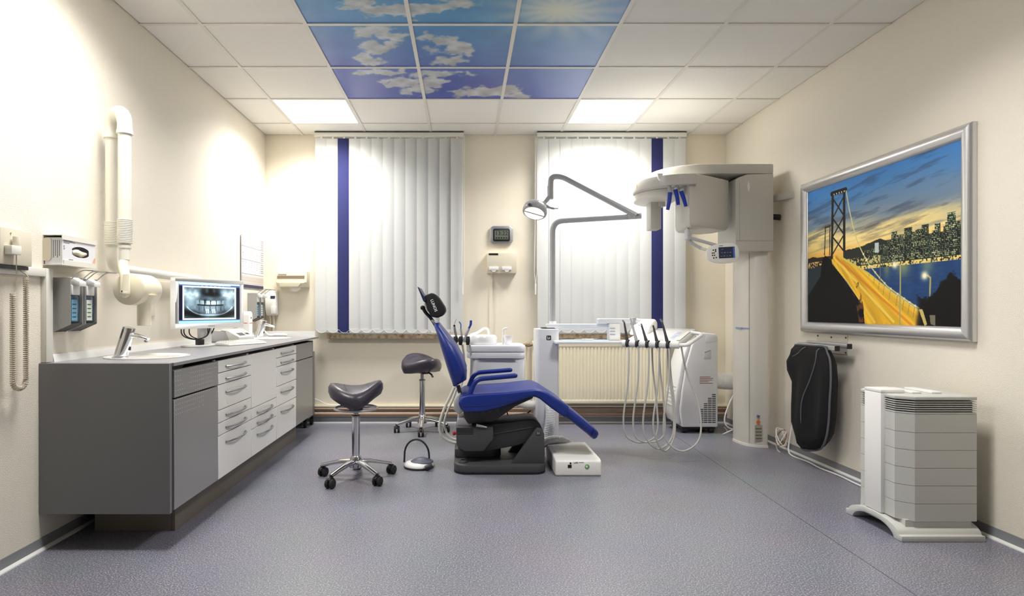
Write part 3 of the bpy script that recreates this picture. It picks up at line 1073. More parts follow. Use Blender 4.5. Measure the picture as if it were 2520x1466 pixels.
dv = thing('desktop_device', 'low pale device with sloped white front and small display behind the monitor', 'device', (-1.80, 4.55, ZW1))
prof = [(-1.905, ZW1 + 0.001), (-1.70, ZW1 + 0.001), (-1.695, ZW1 + 0.035), (-1.79, ZW1 + 0.085), (-1.905, ZW1 + 0.088)]
MB().prism(prof, 'y', 4.44, 4.76).build('housing', GREYP, dv, bevel=0.004)
MB().prism([(-1.76, ZW1 + 0.001), (-1.692, ZW1 + 0.001), (-1.687, ZW1 + 0.038), (-1.782, ZW1 + 0.0905), (-1.83, ZW1 + 0.0935), (-1.83, ZW1 + 0.089), (-1.79, ZW1 + 0.083)], 'y', 4.436, 4.764).build('front_cover', WHITE, dv, bevel=0.003)
n = Vector((0.052, 0, 0.095)).normalized()
for (t, y0, y1, m, d) in ((0.35, 4.50, 4.62, DARK, 0.02), (0.35, 4.65, 4.72, BLACK, 0.012), (0.7, 4.52, 4.56, GREYP, 0.01)):
    c = Vector((-1.687, 0, ZW1 + 0.038)).lerp(Vector((-1.782, 0, ZW1 + 0.0905)), t)
    al = Vector((-0.095, 0, 0.052)).normalized() * d
    MB().add([c - al + Vector((0, y0, 0)) + n * 0.001, c - al + Vector((0, y1, 0)) + n * 0.001, c + al + Vector((0, y1, 0)) + n * 0.001, c + al + Vector((0, y0, 0)) + n * 0.001,
              c - al + Vector((0, y0, 0)) - n * 0.002, c - al + Vector((0, y1, 0)) - n * 0.002, c + al + Vector((0, y1, 0)) - n * 0.002, c + al + Vector((0, y0, 0)) - n * 0.002],
             [(0, 1, 2, 3), (4, 7, 6, 5), (0, 4, 5, 1), (1, 5, 6, 2), (2, 6, 7, 3), (3, 7, 4, 0)]).build('display' if m is DARK else 'button', m, dv)

wd = thing('desktop_dispenser', 'small white rounded dispenser with a red stripe, behind the monitor edge', 'dispenser', (-1.82, 4.98, ZW1))
MB().prism(rrect(4.94, ZW1 + 0.001, 5.02, 1.085, (0.035, 0.035, 0.004, 0.004)), 'x', -1.89, -1.795).build('housing', WHITE, wd, bevel=0.006)
MB().box((-1.7955, 4.947, 0.985), (-1.794, 5.013, 0.99)).build('stripe', mat('red_print', (208, 52, 44), 0.5), wd)
MB().box((-1.86, 4.939, 0.985), (-1.81, 4.9405, 0.99)).build('stripe', MATS['red_print'], wd)
MB().cyl((-1.7955, 4.98, 1.03), (-1.7935, 4.98, 1.03), 0.008, n=12).build('button', BLACK, wd)

# ------------------------------------------------------------------ on the left wall
# lever dispensers: side plates, bottle, pump head, wire lever
DISP = mat('grey_dispenser_plate', (166, 166, 164), 0.4, 0.0)
BLUEB = mat('blue_bottle', (38, 70, 96), 0.2, coat=0.3)
BLUEL = mat('blue_bottle_label', (108, 160, 190), 0.5)
WHITEL = mat('white_bottle_label', (222, 224, 220), 0.5)
GREENL = mat('green_label', (60, 122, 72), 0.5)


def lever_dispenser(label, y0, colour):
    z0, z1 = 1.0, 1.248
    x1 = XL + 0.007
    x2 = XL + 0.092
    d = thing('lever_dispenser', label, 'dispenser', (x1 + 0.04, y0 + 0.045, z0), 'lever dispensers on the left wall')
    prof = [(x1, z0 - 0.01), (x2, z0 + 0.028), (x2, z1), (x1, z1)]
    MB().prism(prof, 'y', y0, y0 + 0.003).build('side_plate', DISP, d)
    MB().prism(prof, 'y', y0 + 0.087, y0 + 0.09).build('side_plate', DISP, d)
    MB().box((x1, y0 + 0.003, z0), (x1 + 0.003, y0 + 0.087, z1)).build('back_plate', DISP, d)
    MB().prism([(x1, z0 - 0.008), (x2, z0 + 0.03), (x2, z0 + 0.034), (x1, z0 - 0.004)], 'y', y0 + 0.003, y0 + 0.087).build('floor_plate', DARK2, d)
    bt = MB().box((x1 + 0.012, y0 + 0.01, z0 + 0.034), (x2 - 0.006, y0 + 0.08, z0 + 0.165)).build('bottle', BLUEB, d, bevel=0.008)
    MB().box((x2 - 0.0062, y0 + 0.016, z0 + 0.045), (x2 - 0.0052, y0 + 0.058, z0 + 0.145)).build('bottle_label', BLUEL if colour == 0 else WHITEL, bt)
    for k in range(4):
        MB().box((x2 - 0.0053, y0 + 0.022, z0 + 0.06 + 0.02 * k), (x2 - 0.0049, y0 + 0.05, z0 + 0.066 + 0.02 * k)).build('label_print', BLUEB if colour == 0 else GREENL, bt)
    MB().box((x1 + 0.02, y0 + 0.014, z0 + 0.166), (x2 - 0.002, y0 + 0.076, z0 + 0.215)).build('pump_collar', WHITE, d, bevel=0.006)
    MB().prism([(x1 + 0.03, z1 - 0.033), (x2 - 0.004, z1 - 0.033), (x2 - 0.004, z1 - 0.028), (x2 + 0.012, z1 - 0.038), (x2 + 0.03, z1 - 0.04), (x2 + 0.03, z1 - 0.018), (x2 - 0.01, z1 + 0.002), (x1 + 0.03, z1 + 0.004)], 'y', y0 + 0.02, y0 + 0.07).build('pump_head', WHITE, d, bevel=0.004)
    for yy in (y0 + 0.006, y0 + 0.084):
        pts = fillet([(x2 - 0.004, yy, z1 - 0.01), (x2 + 0.05, yy, z1 + 0.035), (x2 + 0.10, yy, z1 + 0.032)], 0.02)
        MB().tube(pts, 0.0028, 6).build('lever_wire', STEEL, d)
    MB().tube([(x2 + 0.10, y0 + 0.006, z1 + 0.032), (x2 + 0.10, y0 + 0.084, z1 + 0.032)], 0.0028, 6).build('lever_wire', STEEL, d)
    return d


lever_dispenser('grey lever dispenser with a blue-labelled bottle, below the glove box', 2.765, 0)
lever_dispenser('grey lever dispenser with a white-labelled bottle, below the glove box', 2.876, 1)
lever_dispenser('grey lever dispenser with a blue-labelled bottle, beside the far basin', 5.255, 0)
lever_dispenser('grey lever dispenser with a white-labelled bottle, beside the far basin', 5.365, 1)

# glove box in its holder
gh = thing('glove_box_holder', 'white metal wall holder around a box of disposable gloves', 'holder', (XL + 0.04, 2.84, 1.30))
gx0, gx1, gy0, gy1, gz0, gz1 = XL + 0.0005, XL + 0.09, 2.712, 2.965, 1.303, 1.442
MB().box((gx0, gy0, gz1 - 0.003), (gx1, gy1, gz1)).build('top_plate', OFFW, gh)
MB().box((gx0, gy0, gz0), (gx1, gy1, gz0 + 0.003)).build('bottom_plate', OFFW, gh)
MB().box((gx0, gy0, gz0 + 0.003), (gx0 + 0.003, gy1, gz1 - 0.003)).build('back_plate', BEIGE, gh)
MB().box((gx1 - 0.003, gy0, gz1 - 0.022), (gx1, gy1, gz1 - 0.003)).build('top_lip', OFFW, gh)
MB().box((gx1 - 0.003, gy0 + 0.012, gz0 + 0.003), (gx1, gy1, gz0 + 0.024)).build('bottom_lip', OFFW, gh)
MB().prism(rrect(gx0 + 0.003, gz0 + 0.02, gx0 + 0.036, gz1 - 0.016, (0.012, 0, 0, 0.012)), 'y', gy0, gy0 + 0.003).build('end_tab', BEIGE, gh)
gb = thing('glove_box', 'printed carton of disposable gloves, size S, in the wall holder', 'glove box', (XL + 0.045, 2.84, gz0 + 0.003))
CARD = mat('white_card', (228, 228, 234), 0.5)
bx0, bx1, by0, by1, bz0, bz1 = gx0 + 0.006, gx1 - 0.004, gy0 + 0.006, gy1 - 0.004, gz0 + 0.0035, gz1 - 0.012
# carton front with an oval opening
cb = MB()
cyy, czz, ry_, rz_ = (by0 + by1) / 2 + 0.008, (bz0 + bz1) / 2 + 0.004, 0.062, 0.026
E = [(cyy + ry_ * max(-1, min(1, 1.15 * math.cos(2 * math.pi * k / 40))), czz + rz_ * math.sin(2 * math.pi * k / 40)) for k in range(40)]
Rr = []
for k in range(40):
    c, s = math.cos(2 * math.pi * k / 40), math.sin(2 * math.pi * k / 40)
    t = min(((by1 - cyy) if c > 0 else (by0 - cyy)) / c if abs(c) > 1e-6 else 9, ((bz1 - czz) if s > 0 else (bz0 - czz)) / s if abs(s) > 1e-6 else 9)
    Rr.append((cyy + c * t, czz + s * t))
for (qx, qy) in ((by1, bz1), (by0, bz1), (by0, bz0), (by1, bz0)):
    j = min(range(40), key=lambda i: (Rr[i][0] - qx) ** 2 + (Rr[i][1] - qy) ** 2)
    Rr[j] = (qx, qy)
cb.add([(bx1, p[0], p[1]) for p in E] + [(bx1, p[0], p[1]) for p in Rr], [(k, (k + 1) % 40, 40 + (k + 1) % 40, 40 + k) for k in range(40)])
cb.add([(bx0, by0, bz0), (bx1, by0, bz0), (bx1, by1, bz0), (bx0, by1, bz0), (bx0, by0, bz1), (bx1, by0, bz1), (bx1, by1, bz1), (bx0, by1, bz1)],
       [(0, 3, 2, 1), (4, 5, 6, 7), (0, 1, 5, 4), (2, 3, 7, 6), (3, 0, 4, 7)])
cb.build('carton', CARD, gb)
gl = []
for k in range(9):
    t = k / 8
    r = 0.016 * math.sin(math.pi * (0.12 + 0.76 * t)) ** 0.5
    gl.append([Vector((bx1 - 0.012 + 0.012 * math.cos(a) + 0.004 * math.sin(5 * t), cyy - 0.055 + 0.11 * t, czz - 0.005 + 0.003 * math.sin(7 * t) + r * math.sin(a) * (1 + 0.15 * math.sin(3 * a + k)))) for a in [2 * math.pi * j / 14 for j in range(14)]])
MB().loft(gl).build('glove', mat('latex', (232, 222, 200), 0.6), gb)
INK = mat('grey_ink', (92, 92, 100), 0.6)
out = lambda y, z: frame_at((bx1 + 0.0003, y, z), (0, 1, 0), (0, 0, 1))
text_part('size_letter', 'S', 0.026, out(by0 + 0.012, czz + 0.012), INK, gb, 0.0002)
for k, (a, bq, zq) in enumerate(((0.008, 0.07, 0.045), (0.008, 0.09, 0.039), (0.008, 0.05, 0.033), (0.045, 0.075, -0.042))):
    MB().box((bx1, by0 + a, czz + zq), (bx1 + 0.0004, by0 + bq, czz + zq + 0.0026)).build('print_line', INK, gb)
for k in range(4):
    MB().box((bx0 + 0.038 + 0.009 * k, by0 - 0.0004, bz0 + 0.03 + 0.008 * (k % 2)), (bx0 + 0.041 + 0.009 * k, by0, bz1 - 0.012)).build('print_line', INK, gb)
MB().prism([(by1 - 0.026, bz0 + 0.016), (by1 - 0.001, bz0 + 0.01), (by1 - 0.001, bz0 + 0.05), (by1 - 0.014, bz0 + 0.04)], 'x', bx1, bx1 + 0.0004).build('hand_print', mat('skin_ink', (224, 168, 148), 0.6), gb)
MB().box((bx0 + 0.03, by0 - 0.0004, bz1 - 0.0005), (bx1 - 0.006, by0 + 0.1, bz1 + 0.0008)).build('green_band', GREENL, gb)

# beige control box with handset, at the picture's left edge
cbx = thing('control_box', 'beige wall control box with a handset on its hook, left edge of the photo', 'control box', (XL + 0.02, 2.50, 1.28))
MB().box((XL + 0.0005, 2.40, 1.284), (XL + 0.05, 2.578, 1.436)).build('housing', BEIGE, cbx, bevel=0.004)
MB().box((XL + 0.0005, 2.40, 1.268), (XL + 0.038, 2.572, 1.283)).build('foot_strip', DARK, cbx)
MB().box((XL + 0.0505, 2.42, 1.325), (XL + 0.082, 2.475, 1.362)).build('hook', OFFW, cbx, bevel=0.003)
MB().cyl((XL + 0.068, 2.462, 1.335), (XL + 0.068, 2.462, 1.402), 0.0125, n=16).build('handset', BEIGE, cbx, bevel=0.002)
MB().cyl((XL + 0.0505, 2.455, 1.415), (XL + 0.053, 2.455, 1.415), 0.003, n=8).build('screw', STEEL, cbx)
# curly cord: straight lead from the handset, long spiral loop, back up to the box
pts = []
yl, yr, zb, xw = 2.47, 2.545, 0.80, XL + 0.048
core = [Vector((xw, yl, 1.165))]
for k in range(30):
    core.append(Vector((xw, yl, 1.165 - (1.165 - zb) * (k + 1) / 30)))
for k in range(1, 16):
    a = math.pi + math.pi * k / 16
    core.append(Vector((xw, (yl + yr) / 2 + (yr - yl) / 2 * math.cos(a), zb + (yr - yl) / 2 * math.sin(a))))
for k in range(31):
    core.append(Vector((xw, yr, zb + (1.235 - zb) * k / 30)))
D = [0.0]
for i in range(1, len(core)):
    D.append(D[-1] + (core[i] - core[i - 1]).length)
turns = 104
npt = turns * 8
for k in range(npt + 1):
    s = D[-1] * k / npt
    i = max(j for j in range(len(D)) if D[j] <= s + 1e-9)
    i = min(i, len(core) - 2)
    t = (core[i + 1] - core[i]).normalized()
    c = core[i] + t * (s - D[i])
    nx = Vector((1, 0, 0))
    ny = t.cross(nx)
    a = 2 * math.pi * turns * k / npt
    pts.append(c + (nx * math.cos(a) + ny * math.sin(a)) * 0.0095)
pts = [Vector((XL + 0.068, 2.462, 1.335)), Vector((XL + 0.068, 2.464, 1.25)), Vector((XL + 0.055, 2.475, 1.18))] + pts + [Vector((XL + 0.05, 2.54, 1.25)), Vector((XL + 0.03, 2.53, 1.268))]
MB().tube(pts, 0.0025, 4).build('curly_cord', mat('beige_cord', (190, 180, 160), 0.5), cbx)

# wall-mounted x-ray arm
xa = thing('xray_arm', 'tall folded white x-ray arm with drum head on the left wall', 'x-ray unit', (-1.80, 3.4, 1.0))
XW = mat('warm_white_enamel', (232, 229, 218), 0.3, coat=0.2)
XWC = mat('cream_head_enamel', (236, 229, 206), 0.35)
A = PX(275, 600, 3.10)
B = PX(307, 600, 3.02)
zt = 2.005
for P_, r in ((A, 0.030), (B, 0.031)):
    MB().cyl((P_.x, P_.y, 1.47), (P_.x, P_.y, zt), r, n=24).build('arm_tube', XW, xa)
    prof = []
    for k in range(14):
        z = 1.435 + 0.115 * k / 13
        prof += [(r + 0.0035, z), (r + 0.0055, z + 0.003), (r + 0.0055, z + 0.0055), (r + 0.0035, z + 0.007)]
    prof = [(r - 0.004, 1.432)] + prof + [(r + 0.003, 1.555), (r, 1.556)]
    MB().lathe(prof, (P_.x, P_.y, 0), n=24).build('ribbed_sleeve', XW, xa)
mid = (A + B) / 2
hw = (B - A).length / 2
dirv = Vector((B.x - A.x, B.y - A.y, 0)).normalized()
bend, rad = [], []
for k in range(25):
    a = math.pi * (1 - k / 24)
    bend.append(Vector((mid.x, mid.y, zt + 0.035)) + dirv * math.cos(a) * Vector((B.x - A.x, B.y - A.y)).length / 2 + Vector((0, 0, 0.075 * math.sin(a))))
    rad.append(0.0345 + (0.0018 if 2 < k < 22 and k % 2 else 0))
bend = [Vector((A.x, A.y, zt - 0.01))] + bend + [Vector((B.x, B.y, zt - 0.01))]
rad = [0.0355] + rad + [0.0365]
MB().tube(bend, rad, 20).build('bellows_bend', XW, xa)
for P_ in (A, B):
    MB().lathe([(0.033, zt - 0.012), (0.0385, zt - 0.012), (0.0385, zt + 0.006), (0.035, zt + 0.01)], (P_.x, P_.y, 0), n=24).build('collar', XW, xa)
el = fillet([(A.x, A.y, 1.44), (A.x, A.y, 1.318), (-1.868, A.y + 0.16, 1.318), (-1.876, 4.12, 1.312)], 0.10, 8)
MB().tube(el, [0.0275] * 3 + [0.026] * (len(el) - 3), 18).build('elbow_tube', XW, xa)
MB().tube(fillet([(-1.876, 4.10, 1.312), (-1.877, 4.18, 1.312), (-1.877, 4.21, 1.22)], 0.05), 0.0265, 16).build('arm_end', XW, xa)
MB().cyl((XL + 0.0075, 4.21, 1.225), (-1.872, 4.21, 1.225), 0.04, n=20).build('wall_mount', XW, xa)
MB().box((XL + 0.0075, 4.13, 1.12), (XL + 0.03, 4.29, 1.30)).build('wall_plate', OFFW, xa, bevel=0.005)
MB().lathe([(0.026, 1.43), (0.031, 1.425), (0.031, 1.412), (0.0275, 1.408), (0.0275, 1.352)], (B.x, B.y, 0), n=22).build('swivel_joint', XW, xa)
YH = 2.93
HD = PX(312, 711, YH)
MB().tube([(B.x, B.y, 1.36), (B.x + 0.002, B.y - 0.02, 1.32), (HD.x, YH - 0.012, 1.26), (HD.x, YH - 0.014, HD.z - 0.018)], 0.0235, 18, flat=0.9).build('yoke', XWC, xa)
MB().ball((HD.x, YH - 0.014, HD.z - 0.02), (0.0235, 0.022, 0.0235)).build('yoke_end', XWC, xa)
MB().cyl((HD.x - 0.004, YH - 0.037, HD.z - 0.012), (HD.x - 0.004, YH - 0.034, HD.z - 0.012), 0.0035, n=8).build('screw', BLACK, xa)
MB().lathe([(0.070, 0.0), (0.079, 0.006), (0.08, 0.02), (0.08, 0.17), (0.073, 0.19), (0.05, 0.205)], (HD.x, YH + 0.012, HD.z), axis='y', n=36).build('head', XWC, xa)
MB().lathe([(0.033, 0.0), (0.033, 0.12), (0.06, 0.155)], (HD.x + 0.032, YH + 0.10, 1.017), n=24).build('beam_cone', XWC, xa)
MB().lathe([(0.029, -0.0005), (0.029, 0.0006)], (HD.x + 0.032, YH + 0.10, 1.017), n=24).build('cone_opening', DARK2, xa)

# three-month wall calendar
PAPER = print_mat('calendar_print', 0.7)


def cal(S, T):
    C = np.ones(S.shape + (3,)) * np.array([240, 233, 232]) / 255.
    tt = T
    for (a, bq) in ((0.22, 0.235), (0.47, 0.485), (0.735, 0.745)):
        C = over(C, ((tt > a) & (tt < bq)).astype(float), (150, 148, 156))
    for p0 in (0.02, 0.25, 0.50):
        r = (tt - p0) / 0.2
        gy, gx = np.floor(r * 5), np.floor(S * 8)
        fy, fx = r * 5 - gy, S * 8 - gx
        h = vnoise(gx * 7.3 + p0 * 50, gy * 5.1, 9)
        on = (r > 0.04) & (r < 1) & (fy > 0.3) & (fy < 0.72) & (fx > 0.3 - 0.1 * h) & (fx < 0.72) & (fbm(S * 90, T * 70, 13) > 0.48)
        C = over(C, on.astype(float) * 0.6, (120, 112, 150))
        C = over(C, ((r > 0.04) & (r < 1) & (S > 0.86) & (fy > 0.25) & (fy < 0.8)).astype(float) * 0.7, (130, 128, 140))
    C = over(C, ((tt > 0.77) & (tt < 0.93)).astype(float), (214, 206, 198))
    C = over(C, ((tt > 0.77) & (tt < 0.93) & (np.sin(tt * 380) > 0.55)).astype(float) * 0.5, (170, 164, 160))
    C = over(C, (tt > 0.94).astype(float), (62, 58, 92))
    return C


calr = thing('calendar', 'three-month paper wall calendar hanging in the far left corner', 'calendar', (XL + 0.01, 5.38, 1.29))
MB().box((XL + 0.0095, 5.10, 1.292), (XL + 0.011, 5.66, 1.765)).build('backing', CARD, calr)
for k, (z0, z1) in enumerate(((1.655, 1.765), (1.53, 1.652), (1.405, 1.527))):
    MB().box((XL + 0.0111, 5.115, z0), (XL + 0.0135, 5.655, z1)).build('month_sheet', CARD, calr)
grid_print('calendar_print', PAPER, calr, (XL + 0.0138, 5.105, 1.762), (XL + 0.0138, 5.655, 1.762), (XL + 0.0138, 5.105, 1.294), 160, 140, cal)

# paper towel dispenser on the back wall
pt = thing('towel_dispenser', 'cream paper towel dispenser on the back wall beside the window', 'dispenser', (-1.665, YB - 0.06, 1.30))
x0, x1, z0, z1, yy = -1.792, -1.50, 1.315, 1.472, YB - 0.118
MB().prism([(YB - 0.0005, z0), (yy + 0.03, z0), (yy, z0 + 0.045), (yy + 0.004, z1 - 0.01), (yy + 0.012, z1), (YB - 0.0005, z1)], 'x', x0, x1).build('housing', CREAM, pt, bevel=0.004)
MB().box((x0 + 0.012, yy - 0.0015, z1 - 0.075), (x1 - 0.02, yy + 0.006, z1 - 0.048)).build('window_slot', mat('brown_slot', (140, 122, 104), 0.5), pt)
MB().prism([(x0 + 0.04, z0 + 0.004), (x1 - 0.08, z0 + 0.004), (x1 - 0.055, z0 + 0.034), (x1 - 0.02, z0 + 0.036), (x1 - 0.015, z0 + 0.05), (x0 + 0.008, z0 + 0.05), (x0 + 0.01, z0 + 0.036), (x0 + 0.028, z0 + 0.034)], 'y', yy - 0.006, yy + 0.03).build('lower_lip', CREAM, pt, bevel=0.002)
MB().box((x0 + 0.02, yy - 0.001, z1 - 0.037), (x0 + 0.10, yy + 0.004, z1 - 0.034)).build('maker_mark', INK, pt)
tw = MB()
arc = [(-1.625 + 0.055 * math.cos(a), z0 + 0.004 + 0.045 * math.sin(a)) for a in [math.pi + math.pi * k / 12 for k in range(13)]]
MB().prism(arc, 'y', yy + 0.05, yy + 0.054).build('paper_towel', WHITE, pt)

# white soap dispenser in the corner
sd = thing('soap_dispenser', 'white tall soap dispenser with dark display in the corner above the far tap', 'dispenser', (-1.86, YB - 0.05, 1.03))
x0, x1 = -1.905, -1.80
MB().prism([(YB - 0.0005, 1.055), (YB - 0.06, 1.04), (YB - 0.09, 1.09), (YB - 0.10, 1.20), (YB - 0.075, 1.27), (YB - 0.04, 1.288), (YB - 0.0005, 1.288)], 'x', x0, x1).build('housing', WHITE, sd, bevel=0.012)
MB().box((-1.85, YB - 0.101, 1.205), (-1.808, YB - 0.08, 1.232)).build('display', mat('navy_display', (54, 52, 84), 0.3), sd)
MB().box((-1.835, YB - 0.14, 1.06), (-1.795, YB - 0.09, 1.135)).build('drip_cup', WHITE, sd, bevel=0.006)
for k, xq in enumerate((-1.875, -1.845)):
    MB().tube(smooth_path([(xq, YB - 0.035, 1.05), (xq + 0.005, YB - 0.03, 0.97), (xq - 0.004, YB - 0.03, 0.86)]), 0.013, 12).build('supply_tube', BEIGE, sd)
hp = thing('coiled_handpiece', 'small white handpiece with a curled hose lying at the far end of the worktop', 'handpiece', (-1.72, 5.34, ZW1))
MB().tube(smooth_path([(-1.83, 5.345, 0.93), (-1.80, 5.345, 0.90), (-1.77, 5.345, 0.872), (-1.72, 5.345, 0.868), (-1.66, 5.345, 0.876), (-1.60, 5.345, 0.868)]), [0.009] * 12 + [0.012] * 19, 10).build('hose', WHITE, hp)
MB().tube([(-1.72, 5.345, 0.872), (-1.60, 5.345, 0.870)], [0.016, 0.012], 12, flat=0.9).build('grip', WHITE, hp)

# switch plate behind the monitor
MB().prism(rrect(3.60, 1.055, 3.66, 1.135, 0.008), 'x', XL + 0.0072, XL + 0.02).build('light_switch', BEIGE, label='small beige wall switch left of the monitor', cat='switch', bevel=0.002)

# ================================================================== STOOLS
SADDLE = mat('dark_plum_leatherette', (58, 53, 64), 0.33, bump=(260, 0.12))
CHROMEB = mat('polished_base', (196, 196, 198), 0.14, 1.0)


def saddle_stool(label, cx, cy, ztop, yaw, spin, ring, tilt, colour):
    root = thing('saddle_stool', label, 'stool', (cx, cy, 0), 'rolling saddle stools')
    M = M4(cx, cy, 0, spin)
    zh = 0.105
    MB().lathe([(0.03, zh - 0.035), (0.042, zh - 0.03), (0.045, zh + 0.0), (0.032, zh + 0.04), (0.028, zh + 0.045)], (cx, cy, 0), n=24).build('hub', CHROMEB, root)
    R = 0.235
    for k in range(5):
        a = 2 * math.pi * k / 5
        Mk_ = M @ rotz(a)
        arm = MB().tube([Mk_ @ Vector(p) for p in ((0.02, 0, zh + 0.008), (0.09, 0, zh + 0.005), (0.17, 0, zh - 0.013), (R + 0.005, 0, zh - 0.030))], [0.03, 0.025, 0.021, 0.019], 12, flat=0.62, up=(0, 0, 1)).build('base_arm', CHROMEB, root, ang=60)
        c = Mk_ @ Vector((R, 0, 0))
        cas = MB().cyl((c.x, c.y, 0.05), (c.x, c.y, zh - 0.028), 0.011, n=12).build('caster', BLACK, root)
        ax = rotz(spin + a + 0.7 + 1.9 * k)
        o = ax @ Vector((0.014, 0, 0))
        for s in (-1, 1):
            w0 = c + (ax @ Vector((0.012, s * 0.006, 0.0295)))
            w1 = c + (ax @ Vector((0.012, s * 0.026, 0.0295)))
            MB().tube([w0, w0.lerp(w1, 0.15), w0.lerp(w1, 0.85), w1], [0.026, 0.029, 0.029, 0.025], 18).build('wheel', RUBBER, cas)
        MB().tube([c + (ax @ Vector((0.03, 0, 0.05))), c + (ax @ Vector((0.005, 0, 0.062))), c + (ax @ Vector((-0.02, 0, 0.045)))], 0.011, 8).build('hood', BLACK, cas)
    zs = ztop - 0.15
    MB().cyl((cx, cy, zh + 0.03), (cx, cy, zs - 0.10), 0.026, n=24).build('column', CHROME, root)
    MB().lathe([(0.028, zs - 0.105), (0.028, zs - 0.095), (0.016, zs - 0.09), (0.016, zs - 0.03)], (cx, cy, 0), n=20).build('gas_lift', STEEL, root)
    MB().lathe([(0.016, zs - 0.1), (0.0275, zs - 0.1), (0.0275, zs - 0.092), (0.016, zs - 0.092)], (cx, cy, 0), n=20).build('collar', BLACK, root)
    Mt = M4(cx, cy, zs - 0.03, yaw) @ Matrix.Rotation(tilt, 4, 'Y')
    mech = MB().box((-0.06, -0.035, 0.0), (0.07, 0.035, 0.04)).xf(Mt).build('tilt_mechanism', BLACK, root, bevel=0.008)
    if ring:
        MB().lathe([(0.03, -0.01), (0.045, -0.01), (0.045, 0.03), (0.05, 0.032)], (cx, cy, zs - 0.055), n=24).build('ring_hub', DARK2, root)
        MB().tube([(cx + 0.135 * math.cos(2 * math.pi * k / 40), cy + 0.135 * math.sin(2 * math.pi * k / 40), zs - 0.047) for k in range(40)], 0.0085, 10, closed=True).build('control_ring', GREYP, root)
        for a in (20, 140, 260):
            a = math.radians(a)
            MB().tube([(cx + 0.04 * math.cos(a), cy + 0.04 * math.sin(a), zs - 0.047), (cx + 0.135 * math.cos(a), cy + 0.135 * math.sin(a), zs - 0.047)], 0.006, 8).build('ring_spoke', GREYP, root)
    else:
        for s in (-1, 1):
            MB().tube(smooth_path([Mt @ Vector((0.02 * s, 0.02, 0.015)), Mt @ Vector((s * 0.10, 0.03, 0.008)), Mt @ Vector((s * 0.135, 0.03, -0.012))]), 0.011, 8, flat=0.5).build('lever', BLACK, root)
    # saddle cushion: raised pommel in front (+x), flared rounded wings to the sides, higher cantle behind
    na, nr = 40, 9
    rings_t, rings_b = [], []

    def outline(a):
        c, s = math.cos(a), math.sin(a)
        rx = 0.178 if c > 0 else 0.178
        ry = 0.20 - 0.07 * max(c, 0) ** 1.3
        return rx * c, ry * s * (1 - 0.12 * max(c, 0))

    def top(x, y):
        z = 0.095
        z += 0.030 * sstep(0.02, 0.17, np.array(x)) ** 1.0                    # pommel
        z += 0.018 * float(sstep(0.02, 0.15, np.array(-x)))                   # cantle
        z -= 1.2 * y * y                      # wings fall to the sides
        return float(z)
    rings = []
    for j in range(nr + 1):
        t = j / nr
        ring = []
        for k in range(na):
            a = 2 * math.pi * k / na
            ox, oy = outline(a)
            if t < 0.7:
                q = 0.02 + 0.98 * math.sin(t / 0.7 * math.pi / 2) if j else 0.02
                q = 0.02 + 0.93 * (t / 0.7)
                x, y = ox * q, oy * q
                ring.append(Vector((x, y, top(x, y) + 0.035)))
            else:
                h = (t - 0.7) / 0.3
                q = 0.95 + 0.06 * math.sin(h * math.pi * 0.9) - 0.05 * h * h
                x, y = ox * q, oy * q
                ring.append(Vector((x, y, top(ox * 0.95, oy * 0.95) + 0.035 - 0.085 * h)))
        rings.append(ring)
    rings.append([Vector((p.x * 0.72, p.y * 0.72, p.z * 0.6 - 0.004)) for p in rings[-1]])
    bot = [Vector((outline(2 * math.pi * k / na)[0] * 0.3, outline(2 * math.pi * k / na)[1] * 0.3, 0.0)) for k in range(na)]
    rings.append(bot)
    Ms = Mt @ Matrix.Translation((0.0, 0, 0.0))
    seat = MB().loft(rings).xf(Ms).build('seat', SADDLE, root, ang=80)
    for xs in (-0.075, 0.07):
        line = [Ms @ Vector((xs + 0.9 * y * y, y, top(xs + 0.9 * y * y, y) + 0.0352)) for y in [-0.13 + 0.26 * k / 16 for k in range(17)]]
        MB().tube(line, 0.0012, 5).build('seam', mat('seam_thread', (52, 48, 58), 0.5), seat)
    return root


saddle_stool('dark leather saddle stool with a steel ring under the seat, in the foreground', -0.704, 3.85, 0.655, math.radians(12), math.radians(25), True, math.radians(0), SADDLE)
saddle_stool('dark leather saddle stool with black tilt levers, behind the blue dental chair', -0.379, 5.36, 0.71, math.radians(-55), math.radians(55), False, math.radians(8), SADDLE)

# ================================================================== DENTAL CHAIR (side view, head to the left)
dc = thing('dental_chair', 'royal blue dental treatment chair with dark grey lifting base', 'dental chair', (0.24, 4.18, 0))


def prof(pts, Y):
    return [(PX(u, v, Y).x, PX(u, v, Y).z) for u, v in pts]


YN, YFR = 3.90, 4.43
# floor plate, tower and lifting arm
MB().prism(rrect(-0.068, 3.935, 0.552, 4.46, 0.09, 8), 'z', 0.0005, 0.012).build('rubber_foot', BLACK, dc)
MB().prism(rrect(-0.068, 3.932, 0.552, 4.463, 0.09, 8), 'z', 0.012, 0.062).build('base_plate', DARK, dc, bevel=0.006)
MB().prism([(-0.066, 4.14), (0.20, 4.14), (0.26, 4.18), (0.26, 4.40), (-0.066, 4.40)], 'z', 0.062, 0.125).build('base_step', DARK, dc, bevel=0.01)
MB().prism(prof([(1258, 1142), (1308, 1072), (1322, 1052), (1334, 1055), (1340, 1068), (1341, 1142)], 3.98), 'y', 3.985, 4.02).build('tower_cheek', DARK, dc, bevel=0.006)
MB().prism(prof([(1258, 1142), (1308, 1072), (1322, 1052), (1334, 1055), (1340, 1068), (1341, 1142)], 3.98), 'y', 4.30, 4.335).build('tower_cheek', DARK, dc, bevel=0.006)
MB().prism(prof([(1292, 1142), (1300, 1100), (1341, 1085), (1341, 1142)], 3.98), 'y', 4.02, 4.30).build('tower_core', DARK2, dc)
